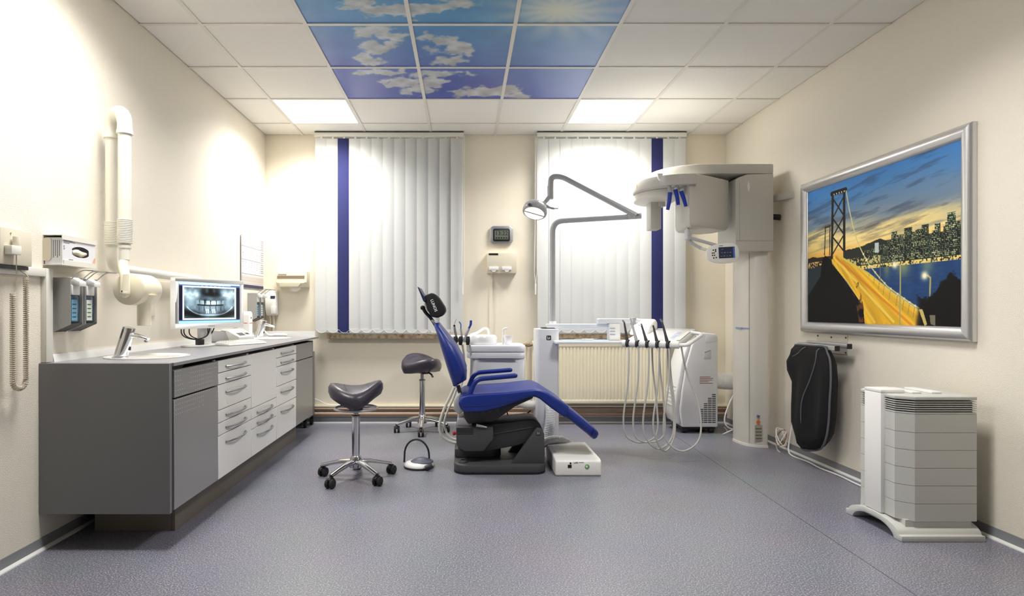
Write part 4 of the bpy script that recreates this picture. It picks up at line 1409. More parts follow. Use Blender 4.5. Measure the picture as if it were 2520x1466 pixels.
MB().prism(prof([(1190, 1048), (1300, 1034), (1318, 1035), (1331, 1046), (1339, 1064), (1300, 1090), (1275, 1098), (1196, 1113), (1170, 1108)], 4.0), 'y', 4.024, 4.296).build('lift_arm', DARK2, dc, bevel=0.01)
MB().tube([PX(1214, 1068, 4.02) + Vector((0, 0.002, 0)), PX(1310, 1051, 4.02) + Vector((0, 0.002, 0))], 0.004, 8).build('arm_ridge', DARK, dc)
fb = MB().prism(prof([(1122, 1050), (1214, 1049), (1215, 1080), (1190, 1111), (1145, 1111), (1128, 1103), (1123, 1092)], 3.99), 'y', 3.985, 4.335).build('front_housing', DARK, dc, bevel=0.012)
for k in range(4):
    z = PX(0, 1054 + 4.2 * k, 3.985).z
    MB().box((PX(1124, 0, 3.985).x, 3.9825, z - 0.003), (PX(1165, 0, 3.985).x, 3.986, z + 0.003)).build('vent_rib', DARK2, fb)
MB().prism(prof([(1124, 1050), (1126, 1033), (1160, 1031), (1162, 1050)], 4.0), 'y', 4.03, 4.29).build('housing_cap', GREYP, dc, bevel=0.006)
for (u, v, y) in ((1140, 1144, 4.02), (1138, 1112, 4.16)):
    p = PX(u, v, y)
    zz = 0.062 if y < 4.1 else 0.125
    MB().lathe([(0.032, zz), (0.032, zz + 0.006), (0.026, zz + 0.008), (0.022, zz + 0.016), (0.018, zz + 0.017), (0.018, zz + 0.010), (0.001, zz + 0.010)], (p.x, y, 0), n=22).build('levelling_foot', DARK2, dc)
MB().cyl(PX(1162, 1163, 3.931), PX(1162, 1163, 3.931) + Vector((0, 0.004, 0)), 0.004, n=10).build('screw', BLACK, dc)
rb = PX(1122, 1066, 4.06)
MB().lathe([(0.010, 0), (0.010, -0.01), (0.014, -0.012), (0.014, -0.022), (0.010, -0.026)], (rb.x + 0.004, rb.y, rb.z), axis='x', n=16).build('emergency_button', mat('red_plastic', (196, 34, 34), 0.35), dc)
# little square makers' mark on the tower
mk = PX(1325, 1065, 3.983)
LOGO = mat('pale_mark', (150, 152, 155), 0.5)


def square_mark(p, s, parent, dark, pale):
    MB().prism(rrect(p[0] - s, p[2] - s, p[0] + s, p[2] + s, s * 0.3), 'y', p[1] - 0.0012, p[1] + 0.001).build('mark_plate', dark, parent)
    m = MB()
    y0, y1 = p[1] - 0.0018, p[1] - 0.001
    m.box((p[0] - s * 0.6, y0, p[2] - s * 0.6), (p[0] - s * 0.3, y1, p[2] + s * 0.6)).box((p[0] - s * 0.3, y0, p[2] - s * 0.6), (p[0] + s * 0.2, y1, p[2] - s * 0.35))
    m.prism([(p[0] + s * 0.0, p[2] - s * 0.1), (p[0] + s * 0.5, p[2] + s * 0.6), (p[0] + s * 0.5, p[2] - s * 0.6)], 'y', y0, y1)
    m.build('mark_sign', pale, parent)


square_mark(mk, 0.013, dc, DARK, LOGO)
# under the seat
MB().prism(prof([(1140, 1008), (1142, 1028), (1152, 1043), (1212, 1038), (1240, 1020), (1268, 1000), (1312, 980), (1312, 970), (1140, 990)], 4.02), 'y', 4.02, 4.31).build('seat_carrier', DARK2, dc, bevel=0.008)
for k in range(3):
    c = PX(1188 + 18 * k, 1013 - 3 * k, 4.018)
    MB().box((c.x - 0.012, 4.014, c.z - 0.012), (c.x + 0.012, 4.03, c.z + 0.012)).build('carrier_rib', DARK, dc)
MB().tube([PX(1172, 1046, 3.98), PX(1198, 1051, 3.98)], [0.011, 0.006], 10).build('release_lever', GREYP, dc)
MB().prism(prof([(1117, 990), (1124, 975), (1133, 968), (1136, 995), (1140, 1013), (1128, 1020), (1116, 1008)], 4.06), 'y', 4.06, 4.28).build('back_hinge', GREYP, dc, bevel=0.008)
MB().tube([PX(1127, 948, 4.15), PX(1134, 972, 4.15), PX(1140, 990, 4.15)], 0.014, 10).build('back_strut', DARK2, dc)
# seat cushion with the bend at the knee
sp = [(1133, 981), (1140, 974), (1153, 971), (1195, 968), (1248, 965), (1301, 959), (1318, 957), (1332, 959), (1348, 966), (1402, 1001), (1394, 1030), (1355, 1003), (1329, 982), (1316, 976), (1300, 979), (1270, 991), (1227, 1005), (1190, 1014), (1145, 1016), (1134, 1008), (1127, 993)]
seat = MB().prism(prof(sp, YN), 'y', YN, YFR).build('seat', BLUE, dc, bevel=0.016, seg=3, ang=50)
seamp = [PX(u, v, YN) + Vector((0, -0.0005, 0)) for u, v in ((1130, 996), (1148, 1000), (1195, 998), (1250, 990), (1300, 975), (1320, 970))]
MB().tube(smooth_path(seamp), 0.0016, 5).build('seam', mat('blue_seam', (14, 28, 92), 0.5), seat)
lg = MB()
sect = []
for (u, v, u2, v2, w) in ((1391, 1000, 1385, 1023, 0.245), (1402, 1003, 1394, 1029, 0.245), (1440, 1033, 1431, 1058, 0.235), (1466, 1055, 1456, 1078, 0.225), (1478, 1066, 1466, 1087, 0.20), (1481, 1073, 1474, 1086, 0.17)):
    a, c = PX(u, v, YN + 0.01), PX(u2, v2, YN + 0.01)
    m_, h = (a + c) / 2, (a - c) / 2
    ring = []
    for k in range(24):
        t = 2 * math.pi * k / 24
        ct, st = math.cos(t), math.sin(t)
        e = 0.35
        yy = w * math.copysign(abs(ct) ** e, ct)
        hh = math.copysign(abs(st) ** e, st)
        ring.append(Vector((m_.x + h.x * hh, 4.165 + yy, m_.z + h.z * hh)))
    sect.append(ring)
lg.loft(sect).build('leg_rest', BLUE, dc, ang=60)
cap = [[p + (p - sum(r, Vector()) / len(r)) * 0.03 for p in r] for r in sect[3:]]
MB().loft(cap).build('foot_cover', mat('dark_blue_cover', (18, 38, 118), 0.35), dc, ang=60)
# backrest: lofted shell, wider at the hips
secs = []
for (ul, vl, ur, vr, w, yc) in ((1114, 949, 1124, 949, 0.20, 4.165), (1109, 936, 1150, 934, 0.235, 4.165), (1098, 903, 1152, 910, 0.25, 4.165), (1090, 876, 1141, 880, 0.25, 4.165),
                                (1082, 850, 1126, 852, 0.235, 4.165), (1074, 823, 1105, 826, 0.20, 4.165), (1066, 802, 1086, 803, 0.155, 4.165), (1068, 796, 1080, 795, 0.13, 4.165)):
    a, c = PX(ul, vl, 4.0), PX(ur, vr, 4.0)
    m_, h = (a + c) / 2, (c - a) / 2
    ring = []
    for k in range(32):
        t = 2 * math.pi * k / 32
        ct, st = math.cos(t), math.sin(t)
        yy = w * math.copysign(abs(ct) ** 0.55, ct)
        hh = math.copysign(abs(st) ** 0.7, st)
        if hh > 0:                                  # hollow the middle of the front, leaving side bolsters
            hh *= 1 - 0.25 * math.exp(-(yy / (w * 0.45)) ** 2)
        ring.append(Vector((m_.x + h.x * hh, yc + yy, m_.z + h.z * hh)))
    secs.append(ring)
MB().loft(secs).build('backrest', BLUE, dc, ang=60)
# headrest with its black cover, plate and knuckle
hp_ = [(1043.6, 727), (1061, 720.7), (1070, 722), (1079, 731), (1086, 742), (1093, 753), (1096.5, 762), (1094, 771), (1086, 778), (1076, 782), (1061, 779.6), (1052, 763)]
YHN = 4.03
head = MB().prism(prof(hp_, YHN), 'y', YHN, 4.30).build('headrest', mat('black_cover_fabric', (20, 20, 24), 0.75, bump=(300, 0.25)), dc, bevel=0.014, seg=3, ang=50)
MB().prism(prof([(1027, 705), (1031, 707), (1048, 737), (1047, 745), (1042, 741)], YHN), 'y', 4.02, 4.31).build('head_plate', mat('navy_plate', (34, 40, 78), 0.4), dc, bevel=0.003)
tx = PX(1072, 765, YHN) - PX(1061.5, 738, YHN)
text_part('cover_lettering', 'LUNOS', 0.027, frame_at((PX(1067.5, 751.5, YHN) + Vector((0, -0.0006, 0))), tx, (-tx.z, 0, tx.x)), mat('white_thread', (226, 226, 228), 0.7), dc, 0.0004, bold=0.0006)
MB().tube(smooth_path([PX(1041, 757, 4.1), PX(1047, 768, 4.1), PX(1058, 780, 4.12), PX(1068, 794, 4.15), PX(1073, 803, 4.16)]), 0.012, 12).build('head_bracket', BLACK, dc)
MB().lathe([(0.010, 0), (0.016, 0.004), (0.016, 0.03), (0.010, 0.034)], PX(1040, 757, 4.08), axis='y', n=18).build('clamp_knob', BLACK, dc)
MB().tube([PX(1047, 745, 4.16), PX(1054, 765, 4.16)], 0.013, 10).build('head_slide', ALU, dc)
MB().tube([PX(1062, 786, 4.12), PX(1072, 797, 4.14)], 0.008, 10).build('head_rod', CHROME, dc)
# armrests
for (pts, Y) in (([(1156, 970), (1164, 947), (1174, 936), (1190, 932), (1215, 929), (1268, 924)], 3.945), ([(1153, 952), (1161, 931), (1171, 920), (1188, 916), (1210, 914), (1256, 910)], 4.385)):
    P = fillet([PX(pts[0][0], pts[0][1], Y), PX(pts[2][0] - 4, pts[2][1] - 3, Y), PX(pts[5][0], pts[5][1], Y)], 0.05, 8)
    MB().tube(P, [0.017] * (len(P) // 2) + [0.016] * (len(P) - len(P) // 2), 16, flat=1.0, up=(0, 1, 0)).build('armrest', BLUE, dc, ang=60)
    MB().ball(P[-1], 0.016, 14, 8).build('arm_end', BLUE, dc)
    MB().lathe([(0.03, 0), (0.03, 0.005), (0.02, 0.008)], (P[0].x, Y, P[0].z - 0.012), n=20).build('arm_socket', GREYP, dc)
# hoses bundled behind the chair's head end
for k, pts in enumerate(([(1118, 952), (1108, 975), (1096, 1000), (1085, 1030), (1082, 1055), (1090, 1075), (1110, 1087), (1130, 1090)], [(1124, 955), (1113, 985), (1100, 1015), (1094, 1040), (1098, 1062), (1112, 1078), (1130, 1082)])):
    MB().tube(smooth_path([PX(u, v, 4.30 + 0.05 * k) for u, v in pts]), 0.0105 if k == 0 else 0.008, 10).build('hose', HOSE, dc)
MB().tube(smooth_path([PX(u, v, 4.32) for u, v in ((1246, 1010), (1255, 1032), (1268, 1040), (1282, 1036), (1292, 1022), (1306, 1010))]), 0.0045, 8).build('cable', BLACK, dc)
for dx in (0, 7):
    MB().tube([PX(1222 + dx, 1052, 4.22), PX(1229 + dx, 1030, 4.22)], 0.004, 8).build('cable', RUBBER, dc)

# ------------------------------------------------------------------ white floor box beside the base
fbx = thing('floor_box', 'white low connection box with green emblem on the floor at the chair foot', 'connection box', (0.75, 4.15, 0))
x0, x1 = 0.603, 0.908
MB().prism([(3.90, 0.0005), (4.42, 0.0005), (4.42, 0.112), (3.935, 0.112), (3.90, 0.10)], 'x', x0, x1).build('housing', WHITE, fbx, bevel=0.012, seg=3)
MB().prism([(4.02, 0.1115), (4.30, 0.1115), (4.30, 0.1135), (4.02, 0.1135)], 'x', x0 + 0.03, x1 - 0.03).build('lid', OFFW, fbx)
f = lambda u, v: PX(u, v, 3.899)
p = f(1402, 1147)
MB().box((p.x - 0.012, 3.8975, p.z - 0.010), (p.x + 0.012, 3.901, p.z + 0.010)).build('socket', BLACK, fbx)
p = f(1404, 1141)
MB().cyl((p.x, 3.898, p.z + 0.004), (p.x, 3.901, p.z + 0.004), 0.006, n=12).build('dial', BLACK, fbx)
text_part('lettering', 'LAB', 0.016, frame_at(f(1417, 1138), (1, 0, 0), (0, 0, 1)), INK, fbx, 0.0006)
p = f(1432, 1137.5)
MB().box((p.x - 0.022, 3.8985, p.z - 0.001), (p.x + 0.012, 3.9, p.z + 0.001)).build('print_line', INK, fbx)
p = f(1445, 1148)
MB().cyl((p.x, 3.8975, p.z), (p.x, 3.901, p.z), 0.015, n=24).build('emblem', mat('green_emblem', (92, 160, 92), 0.5), fbx)
MB().cyl((p.x - 0.003, 3.8968, p.z + 0.002), (p.x - 0.003, 3.898, p.z + 0.002), 0.008, n=18).build('emblem_core', mat('pale_green', (214, 232, 208), 0.5), fbx)
rad, pts = [], smooth_path([(0.56, 4.33, 0.10), (0.62, 4.36, 0.135), (0.72, 4.40, 0.13), (0.80, 4.44, 0.085), (0.85, 4.47, 0.04)], 16)
for k in range(len(pts)):
    rad.append(0.028 + 0.0025 * (k % 2))
MB().tube(pts, rad, 14).build('supply_hose', WHITE, fbx, ang=20)

# ------------------------------------------------------------------ foot control with a carrying hoop
fc = thing('foot_control', 'round foot pedal with tall carrying hoop on the floor between stool and chair', 'foot pedal', (-0.31, 4.12, 0))
cx, cy = -0.315, 4.13
MB().lathe([(0.098, 0.0005), (0.102, 0.008), (0.102, 0.02), (0.092, 0.034), (0.07, 0.042)], (cx, cy, 0), n=40).build('base', WHITE, fc)
MB().lathe([(0.1025, 0.001), (0.1045, 0.004), (0.1045, 0.012), (0.1025, 0.014)], (cx, cy, 0), n=40).build('rim', DARK2, fc)
pedal = mat('slate_pedal', (92, 96, 112), 0.45)
prf = [(0.080, 0.040)]
for k in range(5):
    r = 0.078 - 0.008 * k
    prf += [(r, 0.046 + 0.0035 * k), (r - 0.004, 0.0485 + 0.0035 * k), (r - 0.006, 0.047 + 0.0035 * k)]
prf += [(0.036, 0.064), (0.02, 0.069), (0.002, 0.070)]
MB().lathe(prf, (cx + 0.022, cy - 0.006, 0), n=40, sx=1.0, sy=0.85).build('pedal', pedal, fc)
MB().tube(smooth_path([(cx + 0.05, cy - 0.105, 0.02), (cx + 0.072, cy - 0.10, 0.028), (cx + 0.09, cy - 0.085, 0.03)]), 0.017, 12).build('side_switch', DARK2, fc)
hoop = [(cx - 0.018 + 0.088 * math.cos(a), cy + 0.035 - 0.02 * math.cos(a), 0.075 + 0.11 * math.sin(a)) for a in [math.pi * k / 20 for k in range(21)]]
hoop = [(hoop[0][0] + 0.002, hoop[0][1], 0.025)] + hoop + [(hoop[-1][0] - 0.002, hoop[-1][1], 0.02)]
MB().tube(hoop, 0.0065, 10, flat=1.4, up=(0, 1, 0)).build('hoop', RUBBER, fc)

# ================================================================== DENTAL UNIT behind the chair: column, cuspidor
du = thing('dental_unit', 'white dental unit column with spittoon cabinet behind the blue chair', 'dental unit', (0.45, 4.85, 0))
UW = mat('unit_white', (226, 228, 234), 0.3, coat=0.2)
cx0, cx1, cyf, cyb = 0.567, 0.748, 4.64, 4.86
MB().prism(rrect(cx0, cyf, cx1, cyb, 0.03, 5), 'z', 0.0005, 0.948).build('column', UW, du, bevel=0.008)
MB().prism(rrect(cx0 - 0.05, cyf - 0.03, cx1 + 0.06, cyb + 0.03, 0.03, 4), 'z', 0.0005, 0.05).build('column_foot', UW, du, bevel=0.008)
square_mark((PX(1350.5, 0, cyf).x, cyf - 0.0003, PX(0, 831, cyf).z), 0.018, du, BLACK, WHITE)
MB().prism(rrect(0.62, 4.70, 0.735, 4.82, 0.02), 'z', 0.948, 0.956).build('top_ring', BLACK, du)
# spittoon cabinet
bx0, bx1, byf, byb = 0.055, 0.50, 4.82, 5.16
MB().prism(rrect(bx0, byf, bx1, byb, 0.06, 6), 'z', 0.36, 0.70).build('cabinet_body', UW, du, bevel=0.01)
MB().prism(rrect(0.022, byf - 0.02, 0.503, byb + 0.02, 0.07, 6), 'z', 0.70, 0.752).build('cabinet_shoulder', UW, du, bevel=0.012)
MB().prism(rrect(0.02, byf - 0.022, 0.505, byb + 0.022, 0.07, 6), 'z', 0.7545, 0.81).build('cabinet_lid', UW, du, bevel=0.012)
MB().prism([(PX(1178, 0, 4.8).x, 0.690), (PX(1270, 0, 4.8).x, 0.686), (PX(1255, 0, 4.8).x, 0.697), (PX(1178, 0, 4.8).x, 0.699)], 'y', 4.80, 4.83).build('grip_slot', mat('slot_grey', (120, 124, 138), 0.5), du)
MB().tube(smooth_path([(0.30, 4.90, 0.37), (0.42, 4.82, 0.345), (0.52, 4.76, 0.335), (0.60, 4.72, 0.34)]), 0.035, 14).build('cabinet_arm', OFFW, du)
bw = MB().lathe([(0.125, 0.811), (0.131, 0.82), (0.131, 0.865), (0.122, 0.884), (0.112, 0.887), (0.10, 0.878), (0.08, 0.84), (0.03, 0.825), (0.003, 0.824)], (0.146, 4.96, 0), n=44).build('spittoon_bowl', WHITEG, du)
MB().tube(fillet([(0.055, 5.03, 0.885), (0.12, 5.03, 0.905), (0.165, 5.03, 0.94), (0.20, 5.02, 0.94), (0.21, 5.0, 0.895)], 0.03), 0.010, 12).build('rinse_pipe', WHITEG, bw)
MB().tube(fillet([(0.325, 4.93, 0.811), (0.325, 4.93, 0.94), (0.36, 4.93, 0.945)], 0.03), 0.008, 12).build('cup_filler', WHITEG, du)
cup = MB().lathe([(0.027, 0.811), (0.028, 0.812), (0.039, 0.887), (0.037, 0.887), (0.0265, 0.815), (0.001, 0.814)], (0.366, 4.90, 0), n=30).build('cup', WHITEG, label='small white rinsing cup standing on the spittoon cabinet', cat='cup')
# suction holder at the left end
MB().tube([(-0.11, 4.82, 0.868), (0.02, 4.86, 0.860)], 0.026, 14).build('holder_bar', UW, du)
for k, (u, blue) in enumerate(((1121, 0), (1134, 1), (1152, 2))):
    Y = 4.80
    hb = PX(u + (2 if k < 2 else -4), 838, Y)
    MB().tube([PX(u - 1, 848, Y - 0.005), PX(u, 838, Y - 0.012), PX(u, 828, Y - 0.005)], [0.014, 0.017, 0.013], 12).build('holder_clip', BLACK, du)
    if k == 0:
        h = MB().tube([PX(1126, 842, Y), PX(1120, 815, Y), PX(1118, 800, Y)], [0.009, 0.011, 0.008], 10).build('syringe', STEEL, du)
        MB().tube(smooth_path([PX(1118, 800, Y), PX(1120, 792, Y), PX(1123, 785, Y)]), 0.0025, 6).build('nozzle', STEEL, h)
        MB().cyl(PX(1118, 801, Y - 0.012), PX(1118, 801, Y + 0.01), 0.008, n=10).build('button', BLACK, h)
    elif k == 1:
        h = MB().tube(smooth_path([PX(1137, 842, Y), PX(1136, 822, Y), PX(1134, 808, Y)]), 0.009, 10).build('suction_handle', GREYP, du)
        MB().tube(smooth_path([PX(1134, 808, Y), PX(1134, 798, Y), PX(1130, 791, Y)]), 0.0045, 8).build('suction_tip', mat('blue_tip', (58, 92, 170), 0.4), h)
    else:
        h = MB().tube(smooth_path([PX(1144, 842, Y), PX(1147, 824, Y), PX(1154, 808, Y)]), [0.010] * 6 + [0.013] * 7, 12).build('suction_handle', GREYP, du)
        MB().tube(smooth_path([PX(1153, 809, Y), PX(1158, 799, Y), PX(1159, 788, Y)]), [0.009] * 6 + [0.010] * 7, 10).build('suction_tip', mat('deep_blue_tip', (36, 58, 160), 0.4), h)
    MB().tube(smooth_path([PX(u + 4, 848, Y), PX(u + 8, 880, Y + 0.02), PX(u + 6, 930, Y + 0.06), PX(u + 2, 960, Y + 0.05), (0.12, 4.95, 0.40)]), 0.0085, 8).build('suction_hose', GREYP, du)
# corrugated hose from the column to the floor
pts = smooth_path([(0.66, 4.68, 0.40), (0.675, 4.62, 0.30), (0.66, 4.58, 0.18), (0.62, 4.55, 0.06), (0.57, 4.52, 0.035)], 20)
MB().tube(pts, [0.038 + 0.003 * (k % 2) for k in range(len(pts))], 14).build('corrugated_hose', UW, du, ang=15)

# ------------------------------------------------------------------ operating light on its pole
ol = thing('operating_light', 'grey operating light on a tall pole with folded arm', 'operating light', (0.706, 4.76, 0.956))
LG = mat('light_grey_enamel', (186, 187, 190), 0.3, coat=0.2)
YL = 4.76
MB().lathe([(0.03, 0.956), (0.03, 1.0), (0.026, 1.006)], (PX(1360, 0, YL).x, YL, 0), n=20).build('pole_collar', WHITE, ol)
P = fillet([Vector((PX(1360, 0, YL).x, YL, 0.957)), PX(1360, 544, YL), PX(1572, 531, YL - 0.25)], 0.09, 8)
MB().tube(P, 0.0225, 16).build('pole', LG, ol)
E_ = PX(1560, 531.5, YL - 0.235)
MB().tube([PX(1545, 532, YL - 0.23), PX(1578, 530, YL - 0.25)], [0.0235, 0.024], 16).build('arm_joint', LG, ol)
MB().box(PX(1561, 527.5, YL - 0.275) , PX(1572, 529, YL - 0.255)).build('joint_slot', BLACK, ol)
P = fillet([PX(1566, 530, YL - 0.26), PX(1383, 434, YL - 0.12), PX(1356, 434, YL - 0.10), PX(1354, 490, YL - 0.10)], 0.06, 8)
MB().tube(P, 0.0225, 16).build('spring_arm', LG, ol)
MB().tube([PX(1354.5, 458, YL - 0.10), PX(1355, 488, YL - 0.10)], [0.0255, 0.0245], 16).build('swivel', LG, ol)
MB().tube([PX(1354, 482, YL - 0.10), PX(1337, 503, YL - 0.13)], [0.018, 0.014], 12).build('head_yoke', LG, ol)
MB().lathe([(0.012, -0.02), (0.015, -0.016), (0.015, 0.02), (0.012, 0.024)], PX(1337, 501, YL - 0.15), axis='y', n=16).build('yoke_knob', STEEL, ol)
HC = PX(1317, 516, YL - 0.15)
hm = Matrix.Translation(HC) @ Matrix.Rotation(math.radians(16), 4, 'Y') @ Matrix.Rotation(math.radians(-24), 4, 'X')
MB().lathe([(0.086, -0.035), (0.094, -0.028), (0.097, -0.008), (0.09, 0.022), (0.07, 0.047), (0.03, 0.062), (0.002, 0.064)], (0, 0, 0), n=36).xf(hm).build('lamp_head', LG, ol, ang=50)
LED = mat('lamp_reflector', (250, 246, 232), 0.2, emit=1.3, emit_col=(255, 240, 214))
MB().lathe([(0.002, -0.0365), (0.074, -0.0365), (0.080, -0.0345)], (0, 0, 0), n=36).xf(hm).build('reflector', LED, ol)
MB().box((-0.08, -0.006, -0.040), (0.08, 0.006, -0.0366)).xf(hm).build('reflector_bar', GREYP, ol)
MB().tube([hm @ Vector((-0.05, -0.08, -0.03)), hm @ Vector((-0.06, -0.10, -0.04))], [0.012, 0.012], 12).build('side_grip', DARK, ol)
MB().tube(smooth_path([PX(1341, 505, YL - 0.15), PX(1358, 512, YL - 0.17), PX(1374, 513, YL - 0.19)]), [0.012] * 4 + [0.009] * 5 + [0.004] * 4, 10).build('handle', LG, ol)

# ------------------------------------------------------------------ tray on its swing arm
ty = thing('instrument_tray', 'white instrument tray on a swing arm in front of the radiator', 'tray', (0.98, 4.65, 0.84))
MB().prism(rrect(0.70, 4.50, 1.30, 4.79, 0.035, 5), 'z', 0.836, 0.858).build('tray_plate', WHITEG, ty, bevel=0.006)
MB().box((0.765, 4.55, 0.8585), (1.13, 4.74, 0.862)).build('paper_liner', mat('pale_blue_paper', (176, 198, 226), 0.7), ty)
MB().tube([(0.86, 4.62, 0.866), (1.0, 4.60, 0.866)], 0.003, 6).build('probe', STEEL, ty)
MB().tube([(0.93, 4.66, 0.866), (1.06, 4.67, 0.866)], 0.003, 6).build('probe', STEEL, ty)
MB().prism(rrect(1.145, 4.66, 1.235, 4.75, 0.012), 'z', 0.8585, 0.99).build('neck', WHITE, ty, bevel=0.006)
for k in range(3):
    MB().box((1.15, 4.657, 0.90 + 0.024 * k), (1.19, 4.661, 0.908 + 0.024 * k)).build('neck_rib', GREYP, ty)
MB().prism(rrect(0.655, 0.968 - 0.018, 1.15, 0.968 + 0.018, 0.012), 'y', 4.70, 4.76).build('lower_arm', UW, ty, bevel=0.006)
MB().prism(rrect(1.06, 0.990, 1.335, 1.03, 0.012), 'y', 4.665, 4.745).build('upper_arm', UW, ty, bevel=0.008)
MB().cyl((1.345, 4.705, 0.985), (1.345, 4.705, 1.034), 0.025, n=18).build('arm_pivot', GREYP, ty)

# ------------------------------------------------------------------ delivery head with five handpieces and hanging hoses
dh = thing('delivery_head', 'white instrument console with five handpieces and looping hoses', 'instrument console', (1.45, 4.4, 0.84))
Md = M4(1.339, 4.255, 0, math.radians(-33.5))
WD = 0.39
MB().prism([(0.02, 0.842), (0.05, 0.828), (0.42, 0.872), (0.55, 0.905), (0.545, 0.952), (0.40, 0.93), (0.03, 0.872)], 'x', -WD / 2, WD / 2).xf(Md).build('console', WHITEG, dh, bevel=0.012, seg=3)
MB().prism([(0.25, 0.90), (0.55, 0.94), (0.55, 1.0), (0.50, 1.028), (0.36, 0.985)], 'x', -WD / 2 - 0.05, -WD / 2 + 0.10).xf(Md).build('arm_cover', WHITEG, dh, bevel=0.02, seg=3)
MB().tube([Md @ Vector((-WD / 2 - 0.02, 0.51, 0.995)), Vector((1.34, 4.705, 1.008))], 0.03, 14).build('arm_link', WHITEG, dh)
MB().tube([Md @ Vector((-WD / 2 - 0.01, 0.012, 0.850)), Md @ Vector((WD / 2 + 0.005, 0.012, 0.850))], 0.026, 18).build('front_bar', WHITEG, dh, bevel=0.004)
MB().tube(fillet([Md @ Vector(q) for q in ((WD / 2 - 0.01, 0.015, 0.848), (WD / 2 + 0.06, 0.02, 0.852), (WD / 2 + 0.085, 0.40, 0.915), (WD / 2 - 0.01, 0.43, 0.925))], 0.06), 0.0135, 14).build('side_handle', WHITEG, dh)
MB().prism([(0.06, 0.8805), (0.40, 0.9345), (0.40, 0.9365), (0.06, 0.8825)], 'x', WD / 2 - 0.03, WD / 2 - 0.004).xf(Md).build('key_strip', OFFW, dh)
KEYB = mat('pale_blue_mark', (178, 196, 226), 0.5)
for k in range(5):
    y = 0.12 + 0.05 * k
    z = 0.8815 + (0.054 / 0.34) * (y - 0.05) + 0.0
    MB().box((WD / 2 - 0.085, y, z + 0.002), (WD / 2 - 0.055, y + 0.014, z + 0.006)).xf(Md).build('key', KEYB, dh)
hz = [(-0.165, -0.035, 0.16), (-0.093, -0.06, 0.19), (-0.02, -0.055, 0.15), (0.052, -0.04, 0.14), (0.125, -0.05, 0.17)]
for k, (x, lx, h) in enumerate(hz):
    MB().tube([Md @ Vector((x - 0.012, 0.012, 0.850)), Md @ Vector((x + 0.012, 0.012, 0.850))], 0.0285, 18).build('holder', DARK2, dh)
    b0, b1 = Md @ Vector((x + 0.004, 0.0, 0.835)), Md @ Vector((x + lx, 0.03, 0.85 + h))
    L = b1 - b0
    m_ = GREYP if k == 1 else DARK2
    o = MB().tube([b0 - L * 0.05, b0 + L * 0.25, b0 + L * 0.45, b0 + L * 0.75, b0 + L * 0.97], [0.009, 0.012, 0.009, 0.0075, 0.006], 12).build('handpiece', m_, dh)
    if k in (0, 4):
        MB().tube([b0 + L * 0.96, b1 + Vector((-0.012, 0, 0.012))], [0.007, 0.0055], 10).build('tip', STEEL, o)
    elif k == 2:
        MB().tube([b0 + L * 0.9, b1 + Vector((-0.02, 0, -0.01))], [0.006, 0.004], 8).build('tip', STEEL, o)
    MB().tube([Md @ Vector((x + 0.008, -0.02, 0.862)), Md @ Vector((x + 0.022, -0.03, 0.876))], 0.005, 8).build('holder_catch', BLACK, dh)
    lo = (0.115, 0.125, 0.085, 0.075, 0.09)[k]
    xb = x + (0.15, 0.13, 0.12, 0.06, 0.16)[k]
    pts = smooth_path([b0 + Vector((0, 0, 0.005)), Md @ Vector((x + 0.012, -0.004, 0.76)), Md @ Vector((x + 0.004, -0.006, 0.55)), Md @ Vector((x - 0.03, 0.0, 0.30)), Md @ Vector((x - 0.015, 0.03, 0.16)), Md @ Vector(((x + xb) / 2, 0.09, lo)),
                       Md @ Vector((xb + 0.02, 0.15, 0.18)), Md @ Vector((xb + 0.015, 0.17, 0.40)), Md @ Vector((min(xb - 0.01, 0.215), 0.16, 0.65)), Md @ Vector((min(xb - 0.015, 0.178), 0.15, 0.848))], 8)
    MB().tube(pts, 0.0066, 10).build('hose', mat('grey_hose', (196, 195, 190), 0.4), dh)

# ================================================================== WINDOW WALL: radiator, clock, boxes
rd = thing('radiator', 'cream ribbed panel radiator under the right window', 'radiator', (1.3, 5.68, 0.2))
rx0, rx1, rz0, rz1, ryf = 0.655, 1.96, 0.205, 0.80, 5.63
outl = [(rx0, ryf + 0.012)]
x = rx0 + 0.02
while x < rx1 - 0.03:
    outl += [(x, ryf + 0.012), (x + 0.008, ryf + 0.005), (x + 0.0223, ryf + 0.005), (x + 0.0303, ryf + 0.012)]
    x += 0.0333
outl += [(rx1, ryf + 0.012), (rx1, ryf + 0.03), (rx0, ryf + 0.03)]
MB().prism(outl, 'z', rz0 + 0.035, rz1 - 0.055).build('ribbed_panel', CREAM, rd)
MB().box((rx0, ryf + 0.002, rz1 - 0.055), (rx1, ryf + 0.032, rz1)).build('top_channel', CREAM, rd, bevel=0.004)
MB().box((rx0, ryf + 0.002, rz0), (rx1, ryf + 0.032, rz0 + 0.035)).build('bottom_channel', CREAM, rd, bevel=0.004)
MB().box((rx0, ryf + 0.034, rz1 - 0.006), (rx1, YB - 0.03, rz1)).build('top_grille', CREAM, rd)
MB().box((rx0, ryf + 0.034, rz0 + 0.02), (rx0 + 0.004, YB - 0.03, rz1 - 0.006)).build('side_cover', CREAM, rd)
MB().box((rx1 - 0.004, ryf + 0.034, rz0 + 0.02), (rx1, YB - 0.03, rz1 - 0.006)).build('side_cover', CREAM, rd)
MB().box((rx0 + 0.1, YB - 0.03, rz0 + 0.05), (rx1 - 0.1, YB - 0.001, rz0 + 0.1)).build('wall_bracket', CREAM, rd)
MB().box((rx0 + 0.1, YB - 0.03, rz1 - 0.15), (rx1 - 0.1, YB - 0.001, rz1 - 0.1)).build('wall_bracket', CREAM, rd)
vz = PX(0, 848, 5.66).z
BRONZE = mat('brownish_valve', (150, 128, 100), 0.5, 0.2)
